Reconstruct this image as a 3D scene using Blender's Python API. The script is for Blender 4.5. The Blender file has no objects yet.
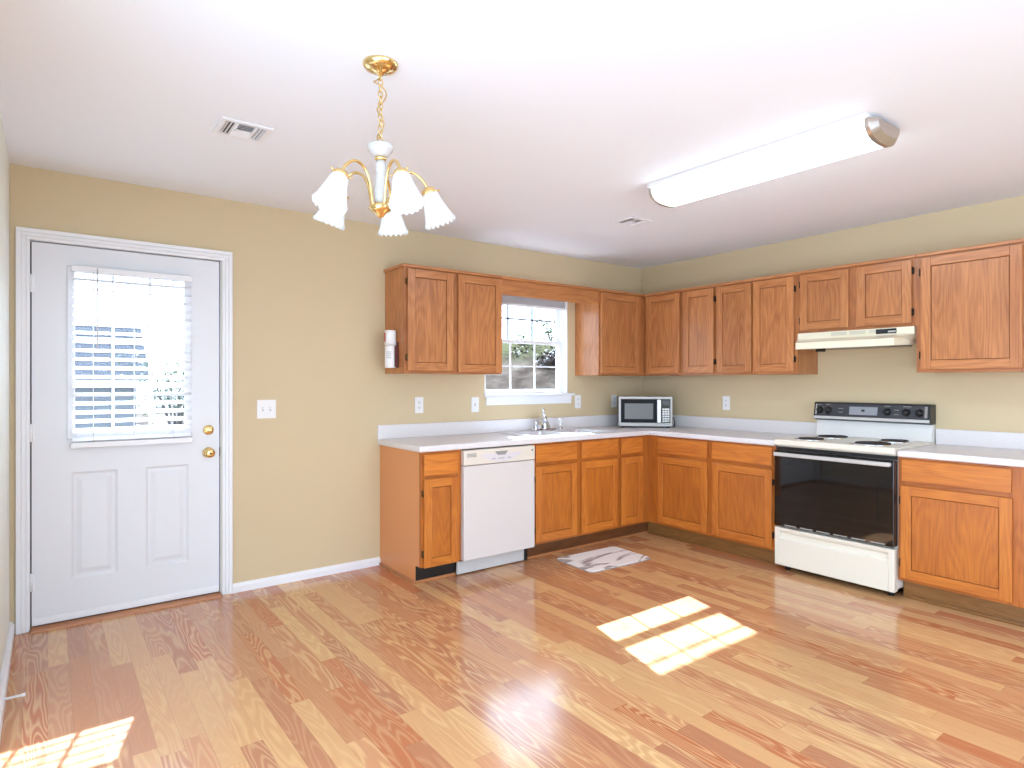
import bpy, bmesh, math, random
from mathutils import Vector, Matrix

S = bpy.context.scene
COL = S.collection
random.seed(7)
PI = math.pi

# ------------------------------------------------------------------ camera
YAW = 0.6468
CAM = Vector((-4.7389, -4.1256, 1.3142))
cd = bpy.data.cameras.new('camera')
cd.sensor_width = 36.0
cd.lens = 614.02 / 1024 * 36.0
cd.shift_y = -1.08 / 1024
cd.clip_start = 0.02
cam = bpy.data.objects.new('camera', cd)
COL.objects.link(cam)
cam.location = CAM
cam.rotation_euler = (PI / 2, 0, -YAW)
S.camera = cam

# ------------------------------------------------------------------ light
S.view_settings.view_transform = 'Standard'
S.view_settings.look = 'None'
S.view_settings.gamma = 1.0
S.view_settings.use_curve_mapping = False
S.view_settings.exposure = 0.52
SKY_STRENGTH = 4.6
SUN_STRENGTH = 46.0
SUN_GLOW = 1.6
TUBE_STRENGTH = 8.0
SHADE_STRENGTH = 0.22
BULB_STRENGTH = 2.5

w = bpy.data.worlds.new('sky')
S.world = w
w.use_nodes = True
nt = w.node_tree
nt.nodes.clear()
o = nt.nodes.new('ShaderNodeOutputWorld')
bg = nt.nodes.new('ShaderNodeBackground')
tc = nt.nodes.new('ShaderNodeTexCoord')
sx = nt.nodes.new('ShaderNodeSeparateXYZ')
rp = nt.nodes.new('ShaderNodeValToRGB')
mr = nt.nodes.new('ShaderNodeMapRange')
mr.inputs[1].default_value = -1
mr.inputs[2].default_value = 1
nt.links.new(tc.outputs['Generated'], sx.inputs[0])
nt.links.new(sx.outputs[2], mr.inputs[0])
nt.links.new(mr.outputs[0], rp.inputs[0])
e = rp.color_ramp.elements
e[0].position = 0.0
e[0].color = (.56, .72, .92, 1)
e[1].position = 1.0
e[1].color = (.62, .78, 1, 1)
for pos, c in ((.49, (.58, .72, .90, 1)), (.51, (.79, .96, 1.16, 1)), (.7, (.70, .88, 1.10, 1))):
    k = e.new(pos)
    k.color = c
nt.links.new(rp.outputs[0], bg.inputs[0])
dt = nt.nodes.new('ShaderNodeVectorMath')      # the sky is brighter towards the sun
dt.operation = 'DOT_PRODUCT'
dt.inputs[1].default_value = Vector((.29, 1, .80)).normalized()
nt.links.new(tc.outputs['Generated'], dt.inputs[0])
g1 = nt.nodes.new('ShaderNodeMath')
g1.operation = 'MAXIMUM'
g1.inputs[1].default_value = 0
nt.links.new(dt.outputs['Value'], g1.inputs[0])
g2 = nt.nodes.new('ShaderNodeMath')
g2.operation = 'POWER'
g2.inputs[1].default_value = 3
nt.links.new(g1.outputs[0], g2.inputs[0])
g3 = nt.nodes.new('ShaderNodeMath')
g3.operation = 'MULTIPLY_ADD'
g3.inputs[1].default_value = SUN_GLOW * SKY_STRENGTH
g3.inputs[2].default_value = SKY_STRENGTH
nt.links.new(g2.outputs[0], g3.inputs[0])
nt.links.new(g3.outputs[0], bg.inputs[1])
nt.links.new(bg.outputs[0], o.inputs[0])

sd = bpy.data.lights.new('sun', 'SUN')
sd.energy = SUN_STRENGTH
sd.angle = math.radians(.53)
sd.color = (.86, .97, 1.2)
sun = bpy.data.objects.new('sun', sd)
COL.objects.link(sun)
sun.rotation_euler = Vector((-.29, -1, -.80)).to_track_quat('-Z', 'Y').to_euler()
sun.location = (3, 12, 10)


# ------------------------------------------------------------------ helpers
def lin(r, g, b):
    return tuple(((c / 255) / 12.92 if c / 255 <= .04045 else ((c / 255 + .055) / 1.055) ** 2.4) for c in (r, g, b)) + (1,)


def newmat(name):
    m = bpy.data.materials.new(name)
    m.use_nodes = True
    t = m.node_tree
    b = t.nodes['Principled BSDF']
    return m, t, b


def N(t, kind, **kw):
    n = t.nodes.new(kind)
    for k, v in kw.items():
        setattr(n, k, v)
    return n


def math_node(t, op, a=None, b=None, c=None):
    n = t.nodes.new('ShaderNodeMath')
    n.operation = op
    for i, v in enumerate((a, b, c)):
        if v is None:
            continue
        if isinstance(v, (int, float)):
            n.inputs[i].default_value = v
        else:
            t.links.new(v, n.inputs[i])
    return n.outputs[0]


def flat(name, rgb, rough=.5, metal=0.0, spec=.5, coat=0.0, noise=0.0, nscale=40, bump=0.0, bscale=200):
    m, t, b = newmat(name)
    b.inputs['Base Color'].default_value = lin(*rgb)
    b.inputs['Roughness'].default_value = rough
    b.inputs['Metallic'].default_value = metal
    b.inputs['Specular IOR Level'].default_value = spec
    b.inputs['Coat Weight'].default_value = coat
    if noise or bump:
        co = N(t, 'ShaderNodeTexCoord')
    if noise:
        n = N(t, 'ShaderNodeTexNoise')
        n.inputs['Scale'].default_value = nscale
        n.inputs['Detail'].default_value = 4
        t.links.new(co.outputs['Object'], n.inputs['Vector'])
        h = N(t, 'ShaderNodeHueSaturation')
        h.inputs['Color'].default_value = lin(*rgb)
        v = math_node(t, 'MULTIPLY_ADD', n.outputs['Fac'], noise * 2, 1 - noise)
        t.links.new(v, h.inputs['Value'])
        t.links.new(h.outputs[0], b.inputs['Base Color'])
    if bump:
        n2 = N(t, 'ShaderNodeTexNoise')
        n2.inputs['Scale'].default_value = bscale
        n2.inputs['Detail'].default_value = 3
        t.links.new(co.outputs['Object'], n2.inputs['Vector'])
        bp = N(t, 'ShaderNodeBump')
        bp.inputs['Strength'].default_value = bump
        bp.inputs['Distance'].default_value = .002
        t.links.new(n2.outputs['Fac'], bp.inputs['Height'])
        t.links.new(bp.outputs[0], b.inputs['Normal'])
    return m


def wood(name, light, dark, axis, rough=.38, contrast=1.0):
    """Oak: long fibres along `axis` plus contour-like growth lines."""
    m, t, b = newmat(name)
    co = N(t, 'ShaderNodeTexCoord')
    oi = N(t, 'ShaderNodeObjectInfo')
    add = N(t, 'ShaderNodeVectorMath', operation='ADD')
    cmb = N(t, 'ShaderNodeCombineXYZ')
    r7 = math_node(t, 'MULTIPLY', oi.outputs['Random'], 17.0)
    for i in range(3):
        t.links.new(r7, cmb.inputs[i])
    t.links.new(co.outputs['Object'], add.inputs[0])
    t.links.new(cmb.outputs[0], add.inputs[1])

    def mapped(across, along):
        mp = N(t, 'ShaderNodeMapping')
        s = [across] * 3
        s['xyz'.index(axis)] = along
        mp.inputs['Scale'].default_value = s
        t.links.new(add.outputs[0], mp.inputs['Vector'])
        return mp.outputs[0]
    n1 = N(t, 'ShaderNodeTexNoise')
    n1.inputs['Scale'].default_value = 1
    n1.inputs['Detail'].default_value = 2
    n1.inputs['Roughness'].default_value = .45
    t.links.new(mapped(5.5, .9), n1.inputs['Vector'])
    rings = math_node(t, 'SINE', math_node(t, 'MULTIPLY', n1.outputs['Fac'], 95.0))
    rings = math_node(t, 'MULTIPLY_ADD', rings, .5, .5)
    n2 = N(t, 'ShaderNodeTexNoise')
    n2.inputs['Scale'].default_value = 1
    n2.inputs['Detail'].default_value = 5
    n2.inputs['Roughness'].default_value = .6
    t.links.new(mapped(190, 4.5), n2.inputs['Vector'])
    n3 = N(t, 'ShaderNodeTexNoise')
    n3.inputs['Scale'].default_value = 1
    n3.inputs['Detail'].default_value = 3
    t.links.new(mapped(9, 1.6), n3.inputs['Vector'])
    v = math_node(t, 'MULTIPLY', rings, .16 * contrast)
    v = math_node(t, 'MULTIPLY_ADD', n2.outputs['Fac'], .95 * contrast, v)
    v = math_node(t, 'MULTIPLY_ADD', n3.outputs['Fac'], .55, v)
    v = math_node(t, 'ADD', v, -.33)
    rp = N(t, 'ShaderNodeValToRGB')
    el = rp.color_ramp.elements
    el[0].position = .15
    el[0].color = lin(*dark)
    el[1].position = .75
    el[1].color = lin(*light)
    t.links.new(v, rp.inputs[0])
    h = N(t, 'ShaderNodeHueSaturation')
    t.links.new(rp.outputs[0], h.inputs['Color'])
    t.links.new(math_node(t, 'MULTIPLY_ADD', oi.outputs['Random'], .12, .94), h.inputs['Value'])
    t.links.new(h.outputs[0], b.inputs['Base Color'])
    b.inputs['Roughness'].default_value = rough
    b.inputs['Specular IOR Level'].default_value = .5
    b.inputs['Coat Weight'].default_value = .3
    b.inputs['Coat Roughness'].default_value = .22
    bp = N(t, 'ShaderNodeBump')
    bp.inputs['Strength'].default_value = .12
    bp.inputs['Distance'].default_value = .001
    t.links.new(n2.outputs['Fac'], bp.inputs['Height'])
    t.links.new(bp.outputs[0], b.inputs['Normal'])
    return m


def floor_material():
    m, t, b = newmat('oak_strip_laminate')
    co = N(t, 'ShaderNodeTexCoord')
    sp = N(t, 'ShaderNodeSeparateXYZ')
    t.links.new(co.outputs['Object'], sp.inputs[0])
    X, Y = sp.outputs[0], sp.outputs[1]
    W, L = .079, .85
    xs = math_node(t, 'DIVIDE', X, W)
    i = math_node(t, 'FLOOR', xs)
    wn = N(t, 'ShaderNodeTexWhiteNoise', noise_dimensions='1D')
    t.links.new(i, wn.inputs['W'])
    ys = math_node(t, 'ADD', math_node(t, 'DIVIDE', Y, L), math_node(t, 'MULTIPLY', wn.outputs['Value'], 9.7))
    j = math_node(t, 'FLOOR', ys)
    c2 = N(t, 'ShaderNodeCombineXYZ')
    t.links.new(i, c2.inputs[0])
    t.links.new(j, c2.inputs[1])
    wid = N(t, 'ShaderNodeTexWhiteNoise', noise_dimensions='2D')
    t.links.new(c2.outputs[0], wid.inputs['Vector'])
    rid = wid.outputs['Value']
    # grain in board space
    gv = N(t, 'ShaderNodeCombineXYZ')
    t.links.new(math_node(t, 'MULTIPLY', X, 10.0), gv.inputs[0])
    t.links.new(math_node(t, 'MULTIPLY', Y, 1.25), gv.inputs[1])
    t.links.new(math_node(t, 'MULTIPLY', rid, 91.0), gv.inputs[2])
    n1 = N(t, 'ShaderNodeTexNoise')
    n1.inputs['Scale'].default_value = 1
    n1.inputs['Detail'].default_value = 2.0
    n1.inputs['Roughness'].default_value = .4
    t.links.new(gv.outputs[0], n1.inputs['Vector'])
    freq = math_node(t, 'MULTIPLY_ADD', wid.outputs['Value'], 50.0, 75.0)
    rings = math_node(t, 'SINE', math_node(t, 'MULTIPLY', n1.outputs['Fac'], freq))
    rings = math_node(t, 'MULTIPLY_ADD', rings, .5, .5)
    rings = math_node(t, 'POWER', rings, 2.2)
    fv = N(t, 'ShaderNodeCombineXYZ')
    t.links.new(math_node(t, 'MULTIPLY', X, 260.0), fv.inputs[0])
    t.links.new(math_node(t, 'MULTIPLY', Y, 7.0), fv.inputs[1])
    t.links.new(math_node(t, 'MULTIPLY', rid, 50.0), fv.inputs[2])
    n2 = N(t, 'ShaderNodeTexNoise')
    n2.inputs['Scale'].default_value = 1
    n2.inputs['Detail'].default_value = 4
    t.links.new(fv.outputs[0], n2.inputs['Vector'])
    rp = N(t, 'ShaderNodeValToRGB')
    rp.color_ramp.interpolation = 'CONSTANT'
    el = rp.color_ramp.elements
    tones = [(0, (192, 132, 92)), (.16, (210, 160, 112)), (.34, (184, 124, 90)), (.5, (212, 164, 114)),
             (.66, (194, 136, 98)), (.8, (202, 144, 102)), (.92, (188, 116, 78))]
    el[0].position = 0
    el[0].color = lin(*tones[0][1])
    el[1].position = tones[1][0]
    el[1].color = lin(*tones[1][1])
    for p, c in tones[2:]:
        k = el.new(p)
        k.color = lin(*c)
    t.links.new(rid, rp.inputs[0])
    # light early wood lines over each board's tone
    mx = N(t, 'ShaderNodeMix', data_type='RGBA')
    wst = N(t, 'ShaderNodeTexWhiteNoise', noise_dimensions='2D')
    c3 = N(t, 'ShaderNodeCombineXYZ')
    t.links.new(j, c3.inputs[0])
    t.links.new(i, c3.inputs[1])
    t.links.new(c3.outputs[0], wst.inputs['Vector'])
    sc = math_node(t, 'MULTIPLY', rings, math_node(t, 'MULTIPLY_ADD', wst.outputs['Value'], .5, .05))
    t.links.new(sc, mx.inputs['Factor'])
    t.links.new(rp.outputs[0], mx.inputs['A'])
    mx.inputs['B'].default_value = lin(238, 200, 144)
    h = N(t, 'ShaderNodeHueSaturation')
    t.links.new(mx.outputs['Result'], h.inputs['Color'])
    val = math_node(t, 'MULTIPLY_ADD', n2.outputs['Fac'], .14, .93)
    # seams between strips and at board ends
    fx = math_node(t, 'FRACT', xs)
    ex = math_node(t, 'MINIMUM', fx, math_node(t, 'SUBTRACT', 1.0, fx))
    fy = math_node(t, 'FRACT', ys)
    ey = math_node(t, 'MINIMUM', fy, math_node(t, 'SUBTRACT', 1.0, fy))
    s1 = math_node(t, 'LESS_THAN', ex, .011)
    s2 = math_node(t, 'LESS_THAN', ey, .0015)
    seam = math_node(t, 'MAXIMUM', s1, s2)
    val = math_node(t, 'MULTIPLY', val, math_node(t, 'MULTIPLY_ADD', seam, -.22, 1.0))
    t.links.new(val, h.inputs['Value'])
    t.links.new(h.outputs[0], b.inputs['Base Color'])
    b.inputs['Roughness'].default_value = .3
    t.links.new(math_node(t, 'MULTIPLY_ADD', n2.outputs['Fac'], .06, .13), b.inputs['Roughness'])
    b.inputs['Specular IOR Level'].default_value = .5
    b.inputs['IOR'].default_value = 1.65
    bp = N(t, 'ShaderNodeBump')
    bp.inputs['Strength'].default_value = .02
    bp.inputs['Distance'].default_value = .001
    t.links.new(n2.outputs['Fac'], bp.inputs['Height'])
    t.links.new(bp.outputs[0], b.inputs['Normal'])
    return m


def glass_mat(name, tint=(.93, .96, .97), refl=1.0):
    m, t, b = newmat(name)
    t.nodes.remove(b)
    out = [n for n in t.nodes if n.type == 'OUTPUT_MATERIAL'][0]
    tr = N(t, 'ShaderNodeBsdfTransparent')
    tr.inputs[0].default_value = tint + (1,)
    gl = N(t, 'ShaderNodeBsdfGlossy')
    gl.inputs['Roughness'].default_value = .02
    fr = N(t, 'ShaderNodeFresnel')
    fr.inputs[0].default_value = 1.45
    mx = N(t, 'ShaderNodeMixShader')
    ge = N(t, 'ShaderNodeNewGeometry')            # the pane is a thin slab: only its front face mirrors
    front = math_node(t, 'SUBTRACT', refl, ge.outputs['Backfacing'])
    t.links.new(math_node(t, 'MULTIPLY', fr.outputs[0], front), mx.inputs[0])
    t.links.new(tr.outputs[0], mx.inputs[1])
    t.links.new(gl.outputs[0], mx.inputs[2])
    t.links.new(mx.outputs[0], out.inputs[0])
    return m


def emit(name, rgb, strength, rough=.4):
    m, t, b = newmat(name)
    b.inputs['Base Color'].default_value = lin(*rgb)
    b.inputs['Roughness'].default_value = rough
    b.inputs['Emission Color'].default_value = lin(*rgb)
    b.inputs['Emission Strength'].default_value = strength
    return m


def marble_mat():
    m, t, b = newmat('marble_print')
    co = N(t, 'ShaderNodeTexCoord')
    n1 = N(t, 'ShaderNodeTexNoise')
    n1.inputs['Scale'].default_value = 3.2
    n1.inputs['Detail'].default_value = 5
    n1.inputs['Distortion'].default_value = .9
    mp = N(t, 'ShaderNodeMapping')
    mp.inputs['Rotation'].default_value = (0, 0, .5)
    mp.inputs['Location'].default_value = (1.7, .45, 0)
    mp.inputs['Scale'].default_value = (.55, 1.2, 1)
    t.links.new(co.outputs['Object'], mp.inputs[0])
    t.links.new(mp.outputs[0], n1.inputs['Vector'])
    a = math_node(t, 'ABSOLUTE', math_node(t, 'SUBTRACT', n1.outputs['Fac'], .5))
    rp = N(t, 'ShaderNodeValToRGB')
    el = rp.color_ramp.elements
    el[0].position = .0
    el[0].color = lin(140, 124, 120)
    el[1].position = .04
    el[1].color = lin(252, 250, 247)
    k = el.new(.014)
    k.color = lin(185, 176, 172)
    t.links.new(a, rp.inputs[0])
    t.links.new(rp.outputs[0], b.inputs['Base Color'])
    b.inputs['Roughness'].default_value = .5
    return m


def leaf_mat(name, c1, c2):
    m, t, b = newmat(name)
    oi = N(t, 'ShaderNodeTexCoord')
    n = N(t, 'ShaderNodeTexNoise')
    n.inputs['Scale'].default_value = 6
    t.links.new(oi.outputs['Object'], n.inputs['Vector'])
    rp = N(t, 'ShaderNodeValToRGB')
    el = rp.color_ramp.elements
    el[0].position = .3
    el[0].color = lin(*c1)
    el[1].position = .7
    el[1].color = lin(*c2)
    t.links.new(n.outputs['Fac'], rp.inputs[0])
    t.links.new(rp.outputs[0], b.inputs['Base Color'])
    b.inputs['Roughness'].default_value = .7
    return m


def ground_mat(name, c1, c2, c3, scale=1.5, z0=None, z1=None, green=(96, 112, 58)):
    m, t, b = newmat(name)
    co = N(t, 'ShaderNodeTexCoord')
    n = N(t, 'ShaderNodeTexNoise')
    n.inputs['Scale'].default_value = scale
    n.inputs['Detail'].default_value = 8
    n.inputs['Roughness'].default_value = .7
    t.links.new(co.outputs['Object'], n.inputs['Vector'])
    rp = N(t, 'ShaderNodeValToRGB')
    el = rp.color_ramp.elements
    el[0].position = .35
    el[0].color = lin(*c1)
    el[1].position = .65
    el[1].color = lin(*c3)
    k = el.new(.5)
    k.color = lin(*c2)
    t.links.new(n.outputs['Fac'], rp.inputs[0])
    src = rp.outputs[0]
    if z0 is not None:
        sp = N(t, 'ShaderNodeSeparateXYZ')
        t.links.new(co.outputs['Object'], sp.inputs[0])
        zz = math_node(t, 'MULTIPLY_ADD', n.outputs['Fac'], .7, sp.outputs[2])
        mr = N(t, 'ShaderNodeMapRange')
        mr.inputs[1].default_value = z0 + .35
        mr.inputs[2].default_value = z1 + .35
        t.links.new(zz, mr.inputs[0])
        mx = N(t, 'ShaderNodeMix', data_type='RGBA')
        t.links.new(mr.outputs[0], mx.inputs['Factor'])
        t.links.new(src, mx.inputs['A'])
        mx.inputs['B'].default_value = lin(*green)
        src = mx.outputs['Result']
    t.links.new(src, b.inputs['Base Color'])
    b.inputs['Roughness'].default_value = .95
    b.inputs['Specular IOR Level'].default_value = 0
    return m


def shingle_mat():
    m, t, b = newmat('grey_shingles')
    co = N(t, 'ShaderNodeTexCoord')
    br = N(t, 'ShaderNodeTexBrick')
    br.inputs['Color1'].default_value = lin(66, 68, 74)
    br.inputs['Color2'].default_value = lin(80, 82, 88)
    br.inputs['Mortar'].default_value = lin(54, 56, 61)
    br.inputs['Scale'].default_value = 2.0
    br.inputs['Mortar Size'].default_value = .03
    t.links.new(co.outputs['Object'], br.inputs['Vector'])
    t.links.new(br.outputs['Color'], b.inputs['Base Color'])
    b.inputs['Specular IOR Level'].default_value = 0
    b.inputs['Roughness'].default_value = .95
    return m


class MB:
    """Collects shapes into one mesh; coordinates are world unless the root is given as local."""

    def __init__(s):
        s.bm = bmesh.new()

    def _new(s, before, mat, smooth):
        s.bm.faces.ensure_lookup_table()
        for f in s.bm.faces[before:]:
            f.material_index = mat
            f.smooth = smooth

    def hexa(s, p, mat=0):
        v = [s.bm.verts.new(q) for q in p]
        n = len(s.bm.faces)
        for f in ((0, 1, 2, 3), (7, 6, 5, 4), (0, 4, 5, 1), (1, 5, 6, 2), (2, 6, 7, 3), (3, 7, 4, 0)):
            s.bm.faces.new([v[i] for i in f])
        s._new(n, mat, False)
        return s

    def box(s, x0, x1, y0, y1, z0, z1, mat=0):
        return s.hexa([(x0, y0, z0), (x1, y0, z0), (x1, y1, z0), (x0, y1, z0),
                       (x0, y0, z1), (x1, y0, z1), (x1, y1, z1), (x0, y1, z1)], mat)

    def fbox(s, fr, u0, u1, w0, w1, z0, z1, mat=0):
        a, b = tf(fr, u0, w0, z0), tf(fr, u1, w1, z1)
        return s.box(min(a[0], b[0]), max(a[0], b[0]), min(a[1], b[1]), max(a[1], b[1]), z0, z1, mat)

    def prism(s, pts, vec, mat=0, smooth=False):
        """pts: 3D polygon; extruded along vec."""
        n = len(s.bm.faces)
        v0 = [s.bm.verts.new(p) for p in pts]
        v1 = [s.bm.verts.new(Vector(p) + Vector(vec)) for p in pts]
        k = len(pts)
        s.bm.faces.new(v0[::-1])
        s.bm.faces.new(v1)
        for i in range(k):
            s.bm.faces.new((v0[i], v0[(i + 1) % k], v1[(i + 1) % k], v1[i]))
        s._new(n, mat, smooth)
        return s

    def lathe(s, prof, origin=(0, 0, 0), axis=(0, 0, 1), seg=24, mat=0, closed=False, scallop=None):
        """prof: [(r, h)] along axis."""
        n = len(s.bm.faces)
        q = Vector((0, 0, 1)).rotation_difference(Vector(axis).normalized())
        rings = []
        for idx, (r, h) in enumerate(prof):
            ring = []
            if r < 1e-6:
                ring = [s.bm.verts.new(q @ Vector((0, 0, h)) + Vector(origin))]
            else:
                for k in range(seg):
                    a = 2 * PI * k / seg
                    rr, hh = (r, h) if scallop is None else scallop(idx, r, h, a)
                    ring.append(s.bm.verts.new(q @ Vector((rr * math.cos(a), rr * math.sin(a), hh)) + Vector(origin)))
            rings.append(ring)
        for a, b in zip(rings, rings[1:]):
            if len(a) == 1 and len(b) == 1:
                continue
            for k in range(seg):
                k2 = (k + 1) % seg
                if len(a) == 1:
                    s.bm.faces.new((a[0], b[k2], b[k]))
                elif len(b) == 1:
                    s.bm.faces.new((a[k], a[k2], b[0]))
                else:
                    s.bm.faces.new((a[k], a[k2], b[k2], b[k]))
        if closed:
            for ring, rev in ((rings[0], True), (rings[-1], False)):
                if len(ring) > 1:
                    s.bm.faces.new(ring[::-1] if rev else ring)
        s._new(n, mat, True)
        return s

    def cyl(s, a, b, r, seg=20, mat=0, r2=None):
        a, b = Vector(a), Vector(b)
        return s.lathe([(r, 0), (r if r2 is None else r2, (b - a).length)], a, b - a, seg, mat, True)

    def tube(s, pts, r, seg=10, mat=0, cyc=False):
        n = len(s.bm.faces)
        pts = [Vector(p) for p in pts]
        k = len(pts)
        rings = []
        up = None
        for i, p in enumerate(pts):
            if cyc:
                d = pts[(i + 1) % k] - pts[i - 1]
            else:
                d = pts[min(i + 1, k - 1)] - pts[max(i - 1, 0)]
            d.normalize()
            if up is None:
                up = Vector((0, 0, 1)) if abs(d.z) < .9 else Vector((1, 0, 0))
            side = d.cross(up).normalized()
            up = side.cross(d).normalized()
            rr = r[i] if isinstance(r, (list, tuple)) else r
            rings.append([s.bm.verts.new(p + rr * (math.cos(2 * PI * q / seg) * side + math.sin(2 * PI * q / seg) * up)) for q in range(seg)])
        pairs = list(zip(rings, rings[1:])) + ([(rings[-1], rings[0])] if cyc else [])
        for a, b in pairs:
            for q in range(seg):
                s.bm.faces.new((a[q], a[(q + 1) % seg], b[(q + 1) % seg], b[q]))
        if not cyc:
            s.bm.faces.new(rings[0][::-1])
            s.bm.faces.new(rings[-1])
        s._new(n, mat, True)
        return s

    def build(s, name, mats, parent=None, local=False, bevel=0.0, seg=2, recalc=True, sub=0):
        if recalc:
            bmesh.ops.recalc_face_normals(s.bm, faces=s.bm.faces)
        me = bpy.data.meshes.new(name)
        off = Vector((0, 0, 0))
        if not local:
            r = parent
            while r is not None:
                off += r.location
                r = r.parent
        if parent is None and not local:   # origin at the base centre
            cs = [v.co for v in s.bm.verts]
            lo = Vector((min(c[i] for c in cs) for i in range(3)))
            hi = Vector((max(c[i] for c in cs) for i in range(3)))
            off = Vector(((lo.x + hi.x) / 2, (lo.y + hi.y) / 2, lo.z))
        for v in s.bm.verts:
            v.co -= off
        s.bm.to_mesh(me)
        s.bm.free()
        for m in (mats if isinstance(mats, (list, tuple)) else [mats]):
            me.materials.append(m)
        ob = bpy.data.objects.new(name, me)
        COL.objects.link(ob)
        if parent is not None:
            ob.parent = parent
        elif not local:
            ob.location = off
        if bevel:
            bv = ob.modifiers.new('bevel', 'BEVEL')
            bv.width = bevel
            bv.segments = seg
            bv.limit_method = 'ANGLE'
            bv.angle_limit = math.radians(40)
            bv.harden_normals = False
        if sub:
            sm = ob.modifiers.new('sub', 'SUBSURF')
            sm.levels = sm.render_levels = sub
        return ob


def tf(fr, u, w, z):
    """wall frame -> world.  'B' back wall: u = x, w out of it.  'R' right wall: u = -y."""
    return (u, -w, z) if fr == 'B' else (-w, -u, z)


def tag(ob, label=None, cat=None, group=None, kind=None):
    if label:
        ob['label'] = label
    if cat:
        ob['category'] = cat
    if group:
        ob['group'] = group
    if kind:
        ob['kind'] = kind
    return ob


def empty(name, loc, label=None, cat=None, group=None, kind=None, rz=0):
    ob = bpy.data.objects.new(name, None)
    ob.empty_display_size = .05
    COL.objects.link(ob)
    ob.location = loc
    ob.rotation_euler = (0, 0, rz)
    return tag(ob, label, cat, group, kind)


def struct(name, mb, m, label=None, **kw):
    ob = mb.build(name, m, **kw)
    return tag(ob, label, kind='structure')


# ------------------------------------------------------------------ materials
M = {}
M['wall'] = flat('tan_wall_paint', (208, 188, 151), .55, spec=.4, noise=.015, nscale=3, bump=.06, bscale=140)
M['wall_brightened'] = flat('brightened_wall_paint', (236, 237, 226), .5, spec=.4, noise=.01, nscale=3)  # strong light on the left wall put into a paler colour
M['ceiling'] = flat('white_ceiling_paint', (238, 241, 246), .85, spec=.2, bump=.12, bscale=120)
M['trim'] = flat('white_gloss_trim', (236, 236, 238), .35)
M['door'] = flat('white_door_paint', (226, 227, 230), .4)
M['floor'] = floor_material()
M['rebate'] = flat('dark_brown_edge', (96, 54, 26), .6)  # dark brown backing that strengthens the gap lines round doors and drawers
for s_, li, dk in (('upf', (192, 123, 70), (138, 78, 38)), ('lof', (192, 110, 36), (146, 72, 18)), ('upp', (198, 131, 76), (142, 80, 40)), ('lop', (199, 116, 38), (152, 77, 20)), ('up', (203, 136, 80), (152, 87, 44)), ('lo', (210, 127, 46), (168, 85, 24))):
    for ax in 'zxy':
        M[s_ + ax] = wood('oak_' + {'up': 'wall_cabinet', 'lo': 'base_cabinet', 'upf': 'wall_cabinet_frame', 'lof': 'base_cabinet_frame', 'upp': 'wall_cabinet_panel', 'lop': 'base_cabinet_panel'}[s_] + '_' + ax, li, dk, ax)
M['end_panel'] = flat('orange_vinyl_end_panel', (222, 152, 98), .4, noise=.04, nscale=3)  # vinyl tone lightened in colour for light falling from the left
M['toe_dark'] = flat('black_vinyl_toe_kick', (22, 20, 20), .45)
M['toe_brown'] = wood('dark_toe_board', (120, 72, 36), (80, 46, 22), 'x')
M['toe_tan'] = wood('tan_toe_board', (150, 104, 54), (118, 78, 36), 'y')
M['shoe'] = wood('oak_shoe_moulding', (190, 126, 80), (160, 100, 60), 'x')
M['counter'] = flat('pale_speckled_laminate', (226, 221, 220), .32, noise=.09, nscale=170)
M['almond'] = flat('almond_enamel', (228, 221, 205), .28)
M['dw'] = flat('off_white_enamel', (216, 208, 203), .22)
M['dw_panel'] = flat('cream_plastic', (224, 214, 200), .35)
M['dw_light'] = flat('pale_lilac_plastic', (218, 212, 214), .35)
M['grey'] = flat('grey_plastic', (150, 146, 140), .45)
M['white_enamel'] = flat('white_enamel', (232, 230, 226), .22)
M['hood'] = flat('cream_hood_enamel', (238, 229, 202), .3)
M['hood_louver'] = flat('cream_louver', (205, 198, 178), .4)  # louvers in a darker cream than the hood shell
M['black'] = flat('black_plastic', (16, 16, 18), .35)
M['black_gloss'] = flat('black_glass', (9, 8, 8), .04, spec=.5)
M['black_gloss'].node_tree.nodes['Principled BSDF'].inputs['IOR'].default_value = 1.6
M['panel_grey'] = flat('dark_grey_panel', (58, 60, 66), .25, spec=.6)
M['silver'] = flat('satin_silver', (196, 196, 198), .32, metal=.7)
M['silver_paint'] = flat('silver_paint', (200, 198, 194), .4, metal=.25)
M['steel'] = flat('stainless_steel', (222, 223, 226), .34, metal=.55)
M['chrome'] = flat('chrome', (225, 227, 230), .08, metal=1.0)
M['nickel'] = flat('brushed_nickel', (190, 180, 170), .35, metal=.85)
M['brass'] = flat('polished_brass', (236, 208, 146), .18, metal=1.0)
M['hinge_brass'] = flat('aged_brass', (110, 84, 48), .4, metal=.8)
M['bronze'] = flat('dark_bronze', (52, 40, 32), .45, metal=.6)
M['ceramic'] = flat('white_ceramic', (206, 204, 200), .15)
M['plate'] = flat('white_plastic_plate', (236, 234, 232), .35)
M['toggle_slot'] = flat('pale_grey_plastic', (200, 198, 196), .4)
M['muntin_backlit'] = flat('backlit_window_grid', (104, 106, 110), .5)  # upper grid darkened in colour for its backlit look against the sky
M['slot'] = flat('dark_slot', (60, 58, 56), .6)
M['microwave_silver'] = flat('microwave_silver_paint', (178, 176, 172), .4, metal=.2)
M['oven_black'] = flat('matt_black_door', (14, 14, 15), .5, spec=.2)
M['screen'] = flat('microwave_window', (104, 102, 100), .25)
M['display'] = flat('clock_display', (150, 152, 158), .2)
M['coil'] = flat('burner_coil', (44, 42, 42), .6)
M['rubber'] = flat('black_rubber', (20, 20, 20), .8)
M['blind'] = flat('white_blind_slat', (238, 238, 240), .45)
M['red_label'] = flat('red_label', (190, 60, 70), .5)
M['maroon'] = flat('maroon_bracket', (92, 38, 34), .5)
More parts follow.
